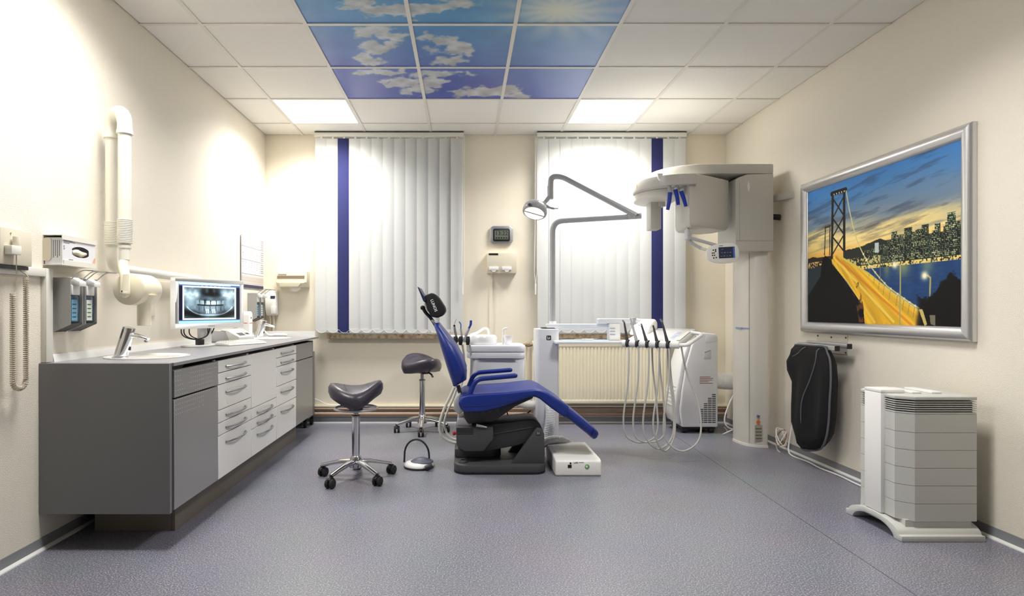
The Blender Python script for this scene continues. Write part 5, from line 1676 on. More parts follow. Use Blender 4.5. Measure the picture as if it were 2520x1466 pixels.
v = MB().tube([(0.655, 5.66, vz), (0.63, 5.66, vz), (0.60, 5.66, vz), (0.565, 5.66, vz)], [0.012, 0.019, 0.019, 0.011], 14).build('valve', BRONZE, rd)
MB().lathe([(0.012, -0.02), (0.02, -0.012), (0.022, 0.0), (0.02, 0.012), (0.012, 0.02)], (0.615, 5.645, vz), axis='y', n=10).build('valve_wheel', BRONZE, rd)
MB().tube(fillet([(0.60, 5.66, vz), (0.60, 5.70, vz - 0.1), (0.60, 5.70, 0.18)], 0.03), 0.008, 10).build('riser_pipe', CREAM, rd)

ck = thing('digital_clock', 'silver digital wall clock showing 13:22', 'clock', (0.36, YB - 0.01, 1.75))
p = PX(1234, 578, 5.72)
MB().prism(rrect(p.x - 0.113, p.z - 0.09, p.x + 0.113, p.z + 0.09, 0.045, 6), 'y', YB - 0.03, YB - 0.0005).build('case', ALU, ck, bevel=0.008)
MB().prism(rrect(p.x - 0.082, p.z - 0.062, p.x + 0.082, p.z + 0.062, 0.018, 5), 'y', YB - 0.034, YB - 0.025).build('screen_surround', BLACK, ck, bevel=0.002)
MB().box((p.x - 0.066, YB - 0.0355, p.z - 0.042), (p.x + 0.066, YB - 0.033, p.z + 0.042)).build('screen', mat('lcd_green_grey', (104, 110, 98), 0.35), ck)
LCD = mat('lcd_ink', (30, 34, 30), 0.5)
fm = lambda dx, dz: frame_at((p.x + dx, YB - 0.0357, p.z + dz), (1, 0, 0), (0, 0, 1))
text_part('time_digits', '13:22', 0.056, fm(0, 0.014), LCD, ck, 0.0003, bold=0.0008)
for k in range(5):
    MB().box((p.x - 0.056 + 0.024 * k, YB - 0.0362, p.z - 0.036), (p.x - 0.040 + 0.024 * k, YB - 0.0354, p.z - 0.022)).build('date_digit', LCD, ck)

db = thing('distribution_box', 'beige wall box with two white switches below the clock', 'wall box', (0.37, YB - 0.03, 1.43))
a, c = PX(1199, 622, 5.66), PX(1272, 672, 5.66)
MB().box((a.x, YB - 0.09, c.z), (c.x, YB - 0.0005, a.z)).build('housing', BEIGE, db, bevel=0.004)
MB().box((a.x + 0.015, YB - 0.0915, a.z - 0.022), (a.x + 0.105, YB - 0.0895, a.z - 0.004)).build('label_strip', BLACK, db)
for x in (a.x + 0.063, a.x + 0.187):
    s_ = MB().box((x - 0.045, YB - 0.102, c.z + 0.03), (x + 0.045, YB - 0.09, c.z + 0.062)).build('switch', WHITE, db, bevel=0.003)
    MB().prism([(x - 0.025, c.z + 0.03), (x + 0.025, c.z + 0.03), (x + 0.012, c.z + 0.012), (x - 0.012, c.z + 0.012)], 'y', YB - 0.10, YB - 0.09).build('switch_tongue', OFFW, s_)
MB().box((PX(1204, 0, 5.74).x, YB - 0.012, 0.60), (PX(1212, 0, 5.74).x, YB - 0.0005, c.z - 0.0005)).build('conduit', WALLB, db)

# ================================================================== PORTABLE AIR CONDITIONER
ac = thing('portable_air_conditioner', 'white portable air conditioner on black casters beside the radiator', 'air conditioner', (2.05, 5.35, 0))
ACW = mat('cool_white_plastic', (232, 232, 234), 0.35)
Mac = Matrix.Translation((1.92, 5.25, 0)) @ Matrix.Diagonal((0.8, 0.85, 1, 1))
# local x: along the side panel away from the window-side front, local y: depth; side panel faces -y
L_, D_ = 0.40, 0.36
side = [(0.02, 0.055), (0.42, 0.055), (0.42, 0.86), (0.40, 0.885), (0.27, 0.895), (0.20, 0.875), (0.13, 0.79), (0.07, 0.62), (0.02, 0.38), (-0.005, 0.20)]
MB().prism(side, 'y', 0.0, D_).xf(Mac).build('body', ACW, ac, bevel=0.014, seg=3)
front_ = [(0.015, 0.075), (0.0, 0.20), (0.02, 0.38), (0.07, 0.62), (0.13, 0.79), (0.20, 0.878), (0.17, 0.90), (0.09, 0.81), (0.02, 0.63), (-0.035, 0.38), (-0.06, 0.20), (-0.03, 0.085)]
MB().prism(front_, 'y', 0.02, D_ - 0.02).xf(Mac).build('front_shell', WHITEG, ac, bevel=0.02, seg=3)
SLOT = mat('slot_shadow_plastic', (60, 60, 62), 0.6)
VENTG = mat('vent_louvre', (196, 194, 190), 0.5)
for k in range(6):
    z = 0.24 + 0.034 * k
    MB().tube([Mac @ Vector((-0.058 + 0.18 * (z - 0.24) * (z > 0.24), y, z - 0.01 * abs(y - D_ / 2) / D_)) for y in (0.05, 0.12, D_ - 0.12, D_ - 0.05)], 0.005, 6).build('louvre', VENTG, ac)
MB().prism([(0.26, 0.66), (0.34, 0.66), (0.345, 0.74), (0.265, 0.72)], 'y', -0.004, 0.02).xf(Mac).build('grip_recess', mat('recess_grey', (206, 205, 204), 0.4), ac, bevel=0.003)
MB().prism([(0.268, 0.715), (0.338, 0.735), (0.338, 0.748), (0.268, 0.728)], 'y', -0.007, 0.01).xf(Mac).build('grip_edge', GREYP, ac, bevel=0.002)
MB().prism([(0.275, 0.80), (0.405, 0.815), (0.405, 0.87), (0.285, 0.875)], 'y', -0.003, 0.01).xf(Mac).build('top_flap', ACW, ac, bevel=0.004)
REDI = mat('brown_red_ink', (150, 84, 70), 0.6)
for k in range(5):
    MB().box((0.215, -0.0012, 0.50 - 0.014 * k), (0.215 + (0.12, 0.15, 0.14, 0.10, 0.145)[k], 0.002, 0.505 - 0.014 * k)).xf(Mac).build('print_line', REDI, ac)
for r in range(17):
    z = 0.095 + 0.0165 * r
    for c in range(4):
        x = 0.215 + 0.046 * c
        xs = 0.03 - 0.0012 * r * (c == 0)
        if z > 0.20 + (x - 0.19) * 0.95:
            continue
        MB().box((x + 0.0025 * r * 0.5 * (c == 0), -0.0015, z), (x + 0.04, 0.003, z + 0.008)).xf(Mac).build('grille_slot', SLOT, ac)
for (x, y) in ((0.06, 0.05), (0.36, 0.05), (0.06, 0.31), (0.36, 0.31)):
    c = Mac @ Vector((x, y, 0.028))
    MB().tube([c + Vector((-0.02, 0, 0)), c + Vector((0.02, 0, 0))], 0.0275, 16).build('caster', RUBBER, ac)
MB().box((0.03, 0.03, 0.035), (0.40, 0.33, 0.0545)).xf(Mac).build('underside', BLACK, ac)
pts = smooth_path([(2.25, 5.40, 0.465), (2.35, 5.40, 0.45), (2.45, 5.40, 0.445), (2.540, 5.40, 0.445)], 14)
MB().tube(pts, [0.073 + 0.002 * (k % 2) for k in range(len(pts))], 20).build('exhaust_duct', WHITE, ac, ang=15)

# ================================================================== PANORAMIC X-RAY MACHINE
pm = thing('panoramic_xray', 'tall beige-white panoramic x-ray machine on a floor column', 'x-ray machine', (2.33, 4.83, 0))
PG = mat('warm_grey_enamel', (202, 199, 191), 0.4)
PW = mat('warm_white_column', (226, 222, 212), 0.38)
foot = [(2.254, 4.96), (2.252, 4.88), (2.262, 4.80), (2.288, 4.745), (2.335, 4.712), (2.395, 4.70), (2.415, 4.70), (2.415, 4.96)]
MB().prism(foot, 'z', 0.0005, 1.60).build('column', PW, pm, bevel=0.004)
MB().prism([(p[0] * 1.0 + (0.002 if p[0] > 2.3 else -0.004), p[1] - 0.003) for p in foot], 'z', 0.0008, 0.02).build('column_foot', OFFW, pm)
MB().box((2.2855, 4.7425, 0.03), (2.2885, 4.7455, 1.55)).build('column_joint', mat('joint_grey', (176, 172, 164), 0.5), pm)
MB().box((2.249, 4.80, 0.942), (2.262, 4.90, 0.956)).build('blue_marker', mat('pale_blue_marker', (150, 170, 205), 0.4), pm)
MB().tube([(2.25, 4.85, 0.949), (2.264, 4.795, 0.949), (2.289, 4.742, 0.949)], 0.006, 8).build('blue_marker', MATS['pale_blue_marker'], pm)
yfc = 4.6985
for (u, v, r, m_) in ((1866, 1024, 0.011, mat('slate_knob', (110, 120, 140), 0.4)), (1866, 1038, 0.014, mat('orange_knob', (214, 112, 48), 0.4))):
    q_ = PX(u, v, yfc)
    MB().cyl((q_.x, yfc - 0.006, q_.z), (q_.x, yfc + 0.006, q_.z), r, n=18).build('knob', m_, pm)
q0, q1 = PX(1858, 1046, yfc), PX(1876, 1084, yfc)
MB().box((q0.x, yfc - 0.0008, q1.z), (q1.x, yfc + 0.006, q0.z)).build('sticker', mat('sticker_grey', (172, 166, 152), 0.5), pm)
for k in range(4):
    MB().box((q0.x + 0.005, yfc - 0.0014, q1.z + 0.012 + 0.026 * k), (q1.x - 0.005, yfc, q1.z + 0.022 + 0.026 * k)).build('sticker_print', mat('sticker_ink', (112, 106, 96), 0.6), pm)
# carriage
MB().prism([(2.135, 1.56), (2.435, 1.56), (2.435, 2.17), (2.23, 2.165), (2.16, 2.14), (2.135, 2.12)], 'y', 4.65, 4.98).build('carriage', PG, pm, bevel=0.006)
MB().box((2.14, 4.6485, 1.64), (2.43, 4.651, 1.643)).build('carriage_joint', MATS['joint_grey'], pm)
MB().box((2.166, 4.6485, 1.645), (2.169, 4.651, 2.10)).build('carriage_joint', MATS['joint_grey'], pm)
dm_ = PX(1842, 460, 4.648)
MB().prism([(dm_.x - 0.011, dm_.z + 0.012), (dm_.x, dm_.z + 0.05), (dm_.x + 0.012, dm_.z - 0.006), (dm_.x, dm_.z - 0.04)], 'y', 4.6475, 4.66).build('window_mark', WHITEG, pm)  # white diamond painted on the carriage in place of a reflection
# top arm with rounded nose
arm = [(2.435, 4.648), (2.05, 4.648)]
for k in range(1, 13):
    a = math.radians(270 - 10 * k)
    arm.append((1.92 + 0.36 * math.cos(a), 5.01 + 0.362 * math.sin(a)))
arm += [(1.75, 5.30), (1.95, 5.34), (2.435, 5.05)]
MB().prism(arm, 'z', 2.168, 2.247).build('top_arm', PG, pm, bevel=0.01)
MB().box((1.80, 4.80, 2.124), (2.12, 5.05, 2.166)).build('rotation_bearing', PG, pm, bevel=0.01)
# rotating C-arm: half disc
disc = [(1.742, 4.432), (1.72, 4.43)]
for k in range(1, 15):
    a = math.radians(270 - 12 * k)
    disc.append((1.72 + 0.345 * math.cos(a), 4.775 + 0.345 * math.sin(a)))
disc += [(1.80, 5.10), (1.95, 5.0)]
MB().prism(disc, 'z', 2.043, 2.122).build('rotating_arm', PG, pm, bevel=0.006)
und = [(1.72, 4.57)]
for k in range(0, 16):
    a = math.radians(270 - 12 * k)
    und.append((1.68 + 0.28 * math.cos(a), 4.85 + 0.28 * math.sin(a)))
und.append((1.74, 5.10))
MB().prism(und, 'z', 1.985, 2.043).build('lower_disc', PW, pm, bevel=0.008)
nk = PX(1624, 437, 4.45)
MB().prism([(nk.x - 0.02, 2.122), (nk.x + 0.02, 2.122), (nk.x + 0.012, 2.085), (nk.x, 2.07), (nk.x - 0.012, 2.085)], 'y', 4.4405, 4.462).build('nose_notch', WHITEG, pm)
MB().cyl((1.378, 4.75, 2.085), (1.40, 4.75, 2.085), 0.03, n=18).build('amber_lens', mat('amber_lens', (232, 200, 130), 0.3), pm)
# tube head and sensor
hd = [(1.70, 4.462), (1.80, 4.49), (1.90, 4.545), (2.10, 4.69), (2.06, 4.88), (1.96, 4.97), (1.73, 4.85)]
rings = []
for (z, s) in ((2.125, 1.0), (1.775, 1.0), (1.745, 0.97), (1.725, 0.88)):
    c = Vector((1.89, 4.70, 0))
    rings.append([Vector((c.x + (x - c.x) * s, c.y + (y - c.y) * s, z)) for x, y in hd])
MB().loft(rings).build('tube_head', PG, pm, bevel=0.008, seg=2)
MB().box((1.538, 4.87, 1.762), (1.625, 4.99, 2.044)).build('sensor', PG, pm, bevel=0.006)
MB().box((1.60, 4.86, 1.95), (1.655, 5.0, 2.044)).build('sensor_mount', PG, pm, bevel=0.004)
MB().cyl(PX(1621, 496, 4.868), PX(1621, 496, 4.868) + Vector((0, 0.006, 0)), 0.006, n=10).build('screw', DARK2, pm)
TB = mat('cobalt_rubber', (22, 54, 170), 0.4)
for k, (ua, va, ub, vb, uc, vc) in enumerate(((1646, 455, 1649, 474, 1643, 516), (1668, 453, 1662, 467, 1669, 504), (1686, 455, 1676, 471, 1688, 508))):
    Y = 4.50
    MB().tube([PX(ua, va, Y), PX(ub, vb, Y)], 0.015, 8, flat=0.4, up=(0, 1, 0)).build('strap_stem', GREYP, pm)
    MB().tube([PX(ub, vb - 1, Y), PX((ub + uc) / 2 + 1, (vb + vc) / 2, Y), PX(uc, vc, Y)], [0.017, 0.016, 0.013], 10, flat=0.4, up=(0, 1, 0)).build('temple_rest', TB, pm)
# control panel on its arm
MB().prism(prof([(1690, 563), (1697, 567), (1701, 577), (1696, 592), (1690, 588)], 4.55), 'y', 4.53, 4.60).build('panel_mount', LG, pm, bevel=0.004)
MB().tube([PX(1692, 574, 4.56), PX(1692, 566, 4.56), Vector((1.74, 4.60, 1.76))], 0.010, 8).build('mount_post', LG, pm)
MB().tube([PX(1694, 584, 4.54), PX(1730, 594, 4.54), PX(1762, 603, 4.53)], 0.0125, 12).build('panel_arm', LG, pm)
MB().tube(smooth_path([PX(1692, 588, 4.56), PX(1706, 600, 4.56), PX(1726, 611, 4.55)]), 0.0125, 12).build('panel_arm', LG, pm)
MB().tube([PX(1724, 611, 4.55), PX(1750, 618, 4.54)], 0.018, 12, flat=0.6).build('arm_sleeve', PW, pm)
pc = PX(1780, 623, 4.50)
ol_ = []
for k in range(40):
    a = 2 * math.pi * k / 40
    c, s = math.cos(a), math.sin(a)
    ol_.append((pc.x + (0.122 if c > 0 else 0.125) * math.copysign(abs(c) ** (0.45 if c > 0 else 0.85), c), pc.z + 0.077 * math.copysign(abs(s) ** 0.7, s) * (1 - 0.12 * max(-c, 0))))
Mp = Matrix.Translation((pc.x, 4.50, pc.z)) @ Matrix.Rotation(math.radians(-3), 4, 'Y') @ Matrix.Translation((-pc.x, 0, -pc.z))
MB().prism(ol_, 'y', 0.0, 0.03).xf(Mp).build('control_panel', WHITE, pm, bevel=0.006)
MB().box((pc.x - 0.035, -0.0015, pc.z - 0.038), (pc.x + 0.088, 0.002, pc.z + 0.047)).xf(Mp).build('panel_screen', mat('dark_lcd', (44, 50, 78), 0.25), pm)
MB().box((pc.x + 0.074, -0.0022, pc.z - 0.036), (pc.x + 0.087, 0.0, pc.z + 0.045)).xf(Mp).build('screen_bar', mat('blue_bar', (70, 120, 210), 0.3), pm)
SI = mat('screen_ink', (130, 140, 168), 0.4)
for k in range(9):
    xx, zz = pc.x - 0.022 + 0.022 * (k % 4) + 0.005 * (k // 4), pc.z - 0.024 + 0.026 * (k // 4)
    MB().box((xx, -0.0021, zz), (xx + 0.012, 0, zz + 0.0035 + 0.002 * (k % 2))).xf(Mp).build('screen_mark', SI, pm)
for (dx, dz) in ((-0.075, 0.028), (-0.058, 0.03), (-0.058, 0.018), (-0.083, 0.006), (-0.07, 0.006), (-0.083, -0.012), (-0.068, -0.012), (-0.075, -0.032), (-0.055, -0.03)):
    MB().cyl((pc.x + dx, -0.002, pc.z + dz), (pc.x + dx, 0.001, pc.z + dz), 0.0055, n=10).xf(Mp).build('panel_button', DARK2, pm)
MB().box((pc.x - 0.03, -0.001, pc.z + 0.056), (pc.x + 0.0, 0.001, pc.z + 0.06)).xf(Mp).build('maker_mark', DARK2, pm)
# wall brackets
MB().prism([(2.436, 4.90), (2.436, 4.80), (2.541, 4.55), (2.541, 4.66)], 'z', 1.962, 2.012).build('wall_bracket', PG, pm, bevel=0.003)
b0 = Vector((2.436, 4.82, 1.855))
b1 = Vector((2.536, 4.74, 1.835))
MB().tube([b0, b1], [0.018, 0.02], 10).build('cable_hook', BLACK, pm)
MB().tube([b0 + Vector((0, 0, 0.022)), b1 + Vector((0, 0, 0.022))], 0.005, 8).build('cable_hook', BLACK, pm)

# ------------------------------------------------------------------ framed city picture on the right wall
XP = XR - 0.042
fx0, fx1 = 2.926, 4.418                         # y of the near and far outer edge
fz0, fz1 = 0.938, 2.030
pf = thing('framed_picture', 'large silver-framed photograph of a lit bridge and city skyline at dusk', 'picture', (XR - 0.02, 3.67, fz0))
FRM = mat('silver_frame', (214, 214, 216), 0.3, 0.75)
bwid = 0.072
fprof = [(0.0, 0.0005), (0.0, 0.024), (0.016, 0.038), (0.036, 0.043), (0.056, 0.036), (bwid - 0.004, 0.018), (bwid, 0.014), (bwid, 0.0005)]


def rail(a, b, inn, ai, bi):
    """mitred moulding from corner a to b; inn points to the picture's centre"""
    A_, B_ = Vector(a), Vector(b)
    d = (B_ - A_).normalized()
    r0 = [A_ + Vector(inn) * w + d * w + Vector((-h, 0, 0)) for w, h in fprof]
    r1 = [B_ + Vector(inn) * w - d * w + Vector((-h, 0, 0)) for w, h in fprof]
    return MB().loft([r0, r1]).build('frame_rail', FRM, pf, ang=50)


c00, c10, c11, c01 = (XR, fx1, fz1), (XR, fx0, fz1), (XR, fx0, fz0), (XR, fx1, fz0)
rail(c00, c10, (0, 0, -1), 0, 0)
rail(c10, c11, (0, 1, 0), 0, 0)
rail(c11, c01, (0, 0, 1), 0, 0)
rail(c01, c00, (0, -1, 0), 0, 0)
iy0, iy1, iz0, iz1 = fx0 + bwid - 0.004, fx1 - bwid + 0.004, fz0 + bwid - 0.004, fz1 - bwid + 0.004


def z5(x, y):
    """a spot of the survey sketch of the picture -> (s, t) on the print"""
    u = 1940 + x / 2.573
    s = (4.364 - 2.51 * F / (u - CX)) / 1.365
    yt, yb = 452 - (x - 100) * 0.3286, 1295 + (x - 90) * 0.052
    return s, (y - yt) / (yb - yt)


def poster(S, T):
    asp = 1.36
    n = fbm(S * 6, T * 30 + S * 4, 51)
    n2 = fbm(S * 3 + 5, T * 14 + S * 2.5, 57)
    k = sstep(0.0, 0.34, T + (n2 - 0.5) * 0.12)[..., None]
    C = np.array([70, 132, 198]) / 255. * (1 - k) + np.array([120, 138, 156]) / 255. * k
    k = sstep(0.25, 0.42, T + (n2 - 0.5) * 0.16 - 0.08 * (S - 0.5))[..., None]
    C = C * (1 - k) + np.array([255, 228, 150]) / 255. * k
    k = sstep(0.42, 0.56, T)[..., None]
    C = C * (1 - k) + np.array([250, 178, 72]) / 255. * k
    m = sstep(0.52, 0.75, n) * (1 - sstep(0.36, 0.5, T))
    C = over(C, m * 0.5, (58, 74, 100))
    m = sstep(0.50, 0.7, fbm(S * 4 + 2, T * 40 + S * 6, 61)) * sstep(0.24, 0.32, T) * (1 - sstep(0.42, 0.5, T))
    C = over(C, m * 0.5, (92, 84, 84))
    # hills
    hill = 0.475 + 0.02 * fbm(S * 9, S * 0, 65) * 2 - 0.03 * np.exp(-((S - 0.55) / 0.1) ** 2) + 0.05 * np.exp(-((S - 0.14) / 0.1) ** 2)
    C = over(C, ((T > hill) & (T < 0.64) & (S > 0.30)).astype(float), (44, 48, 44))
    C = over(C, ((T > 0.505 + 0.02 * vnoise(S * 20, S * 0, 2)) & (S < 0.22)).astype(float), (52, 46, 40))
    # skyline towers
    blds = [(455, 500, 840), (500, 545, 826), (548, 590, 806), (590, 632, 772), (560, 600, 822), (628, 662, 718), (650, 706, 742), (690, 722, 770), (708, 756, 698), (752, 792, 722), (780, 818, 708),
            (818, 862, 678), (850, 884, 738), (884, 916, 716), (900, 936, 674), (928, 962, 726), (955, 1000, 690), (978, 1032, 606), (968, 1012, 660), (1030, 1072, 660), (1042, 1075, 712)]
    for i, (a, b, yt) in enumerate(blds):
        (sa, ta), (sb, _) = z5(a, yt), z5(b, yt)
        on = ((S > sa) & (S < sb) & (T > ta) & (T < 0.635)).astype(float)
        lv = 0.75 + 0.5 * ((i * 7) % 5) / 4
        C = over(C, on, (34 * lv, 44 * lv, 40 * lv))
        side = ((S > sa) & (S < sa + (sb - sa) * 0.22) & (T > ta) & (T < 0.635)).astype(float)
        C = over(C, side * 0.7, (20, 24, 24))
        gx, gy = np.floor((S - sa) * 330), np.floor(T * 190)
        lit = (vnoise(gx * 3.1 + 7 * i, gy * 2.7 + 3 * i, 71 + i % 3) > 0.56) & ((gy % 2) == 0)
        C = over(C, on * lit * (0.55 + 0.35 * ((i * 3) % 4) / 3), (214, 220, 164))
    C = over(C, ((S > 0.525) & (S < 0.55) & (T > 0.475) & (T < 0.54)).astype(float) * 0.9, (205, 220, 214))
    m = ((T > 0.612) & (T < 0.642) & (S > 0.33)).astype(float) * (vnoise(S * 190, T * 120, 77) > 0.45)
    C = over(C, m, (244, 216, 128))
    m = ((T > 0.555) & (T < 0.605) & (S > 0.33) & (S < 0.56)).astype(float) * (vnoise(S * 160, T * 110, 78) > 0.55)
    C = over(C, m, (200, 190, 120))
    # water
    w = ((T > 0.635) & (S > 0.30)).astype(float)
    wc = (0.86 + 0.35 * fbm(S * 30, T * 90, 81))[..., None] * np.array([34, 66, 112]) / 255.
    C = C * (1 - w[..., None]) + wc * w[..., None]
    for (a, sd, cc) in ((0.70, 0.035, (196, 200, 110)), (0.83, 0.03, (150, 170, 130)), (0.6, 0.02, (160, 160, 90))):
        C = over(C, w * 0.55 * np.exp(-((S - a) / sd) ** 2) * np.exp(-((T - 0.64) / 0.06) ** 2), cc)
    wl = ((T > 0.585) & (S <= 0.30)).astype(float)
    C = over(C, wl, (50, 62, 68))
    C = over(C, ((T > 0.545) & (T < 0.588) & (S < 0.14)).astype(float) * (vnoise(S * 150, T * 120, 83) > 0.6), (240, 200, 130))
    # dark slope under the bridge and shrubs
    C = over(C, in_poly(S, T, [z5(190, 890), z5(250, 890), z5(340, 1040), z5(450, 1190), z5(470, 1330), (0, 1.05), (0, 0.8), z5(180, 1000)]), (11, 13, 14))
    C = over(C, in_poly(S, T, [z5(190, 900), z5(210, 865), z5(235, 880), z5(245, 1080), z5(180, 1080)]), (14, 13, 13))
    # road deck
    road = in_poly(S, T, [z5(246, 868), z5(290, 866), z5(480, 985), z5(640, 1120), z5(800, 1235), z5(870, 1345), z5(460, 1330), z5(450, 1200), z5(340, 1030), z5(255, 920)])
    st = fbm((S - 0.2) / (T - 0.42 + 1e-3) * 14, T * 3, 91)
    rc = np.array([246, 190, 52]) / 255. * (0.72 + 0.5 * st)[..., None]
    C = C * (1 - road[..., None]) + np.clip(rc, 0, 1) * road[..., None]
    for q, col in (((266, 880, 640, 1300), (255, 226, 110)), ((280, 880, 760, 1330), (220, 128, 40)), ((256, 900, 520, 1300), (255, 218, 92))):
        m = line_mask(S, T, [z5(q[0], q[1]), z5(q[2], q[3])], 0.012, asp) * road
        C = over(C, m * 0.7, col)
    C = over(C, line_mask(S, T, [z5(290, 866), z5(480, 985), z5(640, 1120), z5(810, 1240), z5(860, 1340)], 0.010, asp), (226, 200, 96))
    m = sstep(0.5, 0.62, fbm(S * 30, T * 26, 95)) * in_poly(S, T, [z5(350, 1040), z5(420, 1040), z5(450, 1190), z5(470, 1320), z5(600, 1310), z5(590, 1345), z5(430, 1345), z5(400, 1150)])
    C = over(C, m, (104, 62, 40))
    # tower
    DK = (36, 32, 28)
    for (a, b, w) in (((258, 460), (252, 880), 0.013), ((330, 440), (330, 830), 0.014)):
        C = over(C, line_mask(S, T, [z5(*a), z5(*b)], w, asp, 0.85), DK)
    C = over(C, line_mask(S, T, [z5(252, 466), z5(338, 440)], 0.018, asp, 0.85), DK)
    for (y0, y1) in ((490, 620), (620, 740), (740, 850)):
        for (a, b) in (((260, y0 + 10), (328, y1 - 12)), ((328, y0 - 8), (258, y1 + 4))):
            C = over(C, line_mask(S, T, [z5(*a), z5(*b)], 0.007, asp, 0.7), DK)
    for k in range(5):
        a = z5(266 + 16 * k, 470 - 5 * k)
        C = over(C, (np.hypot((S - a[0]) * asp, T - a[1]) < 0.005).astype(float), (226, 226, 200))
    for (a, b) in (((212, 680), (206, 860)), ((240, 670), (238, 860))):
        C = over(C, line_mask(S, T, [z5(*a), z5(*b)], 0.006, asp, 0.8), (64, 54, 40))
    C = over(C, line_mask(S, T, [z5(210, 684), z5(242, 674)], 0.008, asp, 0.8), (64, 54, 40))
    # cables with lights
    cab = [z5(342, 450), z5(360, 560), z5(385, 680), z5(410, 770), z5(440, 840), z5(480, 920), z5(540, 1000), z5(600, 1070), z5(690, 1140), z5(760, 1190), z5(822, 1228)]
    C = over(C, line_mask(S, T, cab, 0.0055, asp), (216, 206, 140))
    for i in range(4, len(cab) - 1):
        for t in (0.25, 0.75):
            a = (cab[i][0] * (1 - t) + cab[i + 1][0] * t, cab[i][1] * (1 - t) + cab[i + 1][1] * t)
            C = over(C, (np.hypot((S - a[0]) * asp, T - a[1]) < 0.007).astype(float), (250, 244, 206))
            if i > 4:
                C = over(C, line_mask(S, T, [a, (a[0] - 0.01, a[1] + 0.07)], 0.003, asp) * 0.7, (110, 120, 110))
    # lamp posts and their glow
    for (pts, g) in (([(868, 1250), (872, 1020), (856, 1005)], (836, 1006)), ([(680, 1325), (684, 940), (670, 928)], (648, 932))):
        C = over(C, line_mask(S, T, [z5(*p_) for p_ in pts], 0.006, asp, 0.7), (176, 168, 110))
        a = z5(*g)
        d = np.hypot((S - a[0]) * asp, T - a[1])
        C = over(C, np.clip(np.exp(-(d / 0.022) ** 2) * 1.2, 0, 1), (255, 248, 206))
    C = over(C, line_mask(S, T, [z5(556, 1040), z5(558, 880)], 0.004, asp, 0.7), (120, 110, 80))
    # bush bottom right
    bn = fbm(S * 22, T * 18, 99)
    m = sstep(0.0, 0.03, T - (0.80 + 0.10 * (bn - 0.5) * 2 - 0.09 * np.exp(-((S - 0.95) / 0.09) ** 2))) * sstep(0.76, 0.80, S + 0.03 * (bn - 0.5))
    C = over(C, m, (9, 10, 11))
    C = over(C, in_poly(S, T, [z5(800, 1225), z5(822, 1222), z5(852, 1320), z5(836, 1330)]), (206, 186, 110))
    C = over(C, in_poly(S, T, [z5(868, 1262), z5(902, 1262), z5(902, 1330), z5(874, 1320)]), (120, 116, 96))
    return C


grid_print('picture_print', print_mat('poster_print', 0.55, spec=0.2), pf, (XR - 0.014, iy1, iz1), (XR - 0.014, iy0, iz1), (XR - 0.014, iy1, iz0), 430, 300, poster)

# ------------------------------------------------------------------ lead apron on its rail
ha = thing('apron_hanger', 'steel wall plate with two rails carrying the lead apron', 'hanger', (XR - 0.06, 4.05, 0.80))
MB().box((XR - 0.004, 3.915, 0.80), (XR - 0.0005, 4.255, 0.925)).build('wall_plate', mat('pale_steel_plate', (214, 208, 196), 0.4, 0.3), ha)
for (y, z) in ((3.93, 0.912), (4.24, 0.912), (3.93, 0.812), (4.085, 0.908)):
    MB().cyl((XR - 0.007, y, z), (XR - 0.003, y, z), 0.006, n=10).build('screw', DARK2, ha)
for (x, y0, z) in ((2.475, 3.80, 0.862), (2.405, 3.815, 0.848)):
    r_ = MB().prism(rrect(x - 0.014, z - 0.016, x + 0.014, z + 0.016, 0.004), 'y', y0, 4.25).build('rail', ALU, ha)
    MB().prism(rrect(x - 0.0145, z - 0.0165, x + 0.0145, z + 0.0165, 0.004), 'y', y0 - 0.008, y0).build('end_cap', BLACK, r_)
MB().box((2.39, 4.20, 0.846), (XR - 0.004, 4.23, 0.864)).build('rail_arm', ALU, ha)
ap = thing('lead_apron', 'black lead apron with grey piping hanging below the picture', 'apron', (2.42, 4.08, 0.16))
XA = 2.372


def apx(u, v, X=XA):
    Y = X * F / (u - CX)
    return Vector((X, Y, EYE - (v - CY) * Y / F))


APR = mat('black_apron_cloth', (9, 9, 12), 0.85, bump=(240, 0.25))
PIPE = mat('grey_piping', (92, 94, 102), 0.6)
out = [(1953, 848), (1975, 849), (2000, 851), (2024, 853), (2031, 868), (2039, 890), (2043, 935), (2042, 985), (2039, 1040), (2033, 1078), (2021, 1098), (1997, 1108), (1972, 1104), (1958, 1080), (1949, 1045), (1950, 1000), (1952, 960), (1953, 936), (1944, 905), (1942, 880), (1950, 862)]
oy = [apx(u, v) for u, v in out]
cen = sum(oy, Vector()) / len(oy)
NR = 10
rings = []
for side in (0, 1):
    for j in (range(1, NR + 1) if side == 0 else range(NR, 0, -1)):
        q = j / NR
        ring = []
        for k, p_ in enumerate(oy):
            c = cen + (p_ - cen) * q
            z = c.z
            fold = 0.014 * math.sin((c.y - 3.9) * 26 + (z - 0.5) * 3) * min(1, (0.86 - z) * 3)
            bulge = 0.026 * math.sqrt(max(0, 1 - q ** 4))
            x = XA + fold - bulge - 0.012 if side == 0 else 2.432 + fold * 0.3 + bulge * 0.6
            if q > 0.95:
                x = XA + fold + (0.012 if side == 0 else 0.028)
            ring.append(Vector((x, c.y, z)))
        rings.append(ring)
MB().loft(rings).build('apron_cloth', APR, ap, ang=70)
edge = [Vector((XA + 0.014 * math.sin((p_.y - 3.9) * 26 + (p_.z - 0.5) * 3) * min(1, (0.86 - p_.z) * 3) + 0.013, p_.y, p_.z)) for p_ in smooth_path(oy + [oy[0]], 4)[:-1]]
MB().tube(edge, 0.0065, 8, closed=True).build('piping', PIPE, ap)


ANG = [math.atan2(p_.z - cen.z, p_.y - cen.y) for p_ in oy]


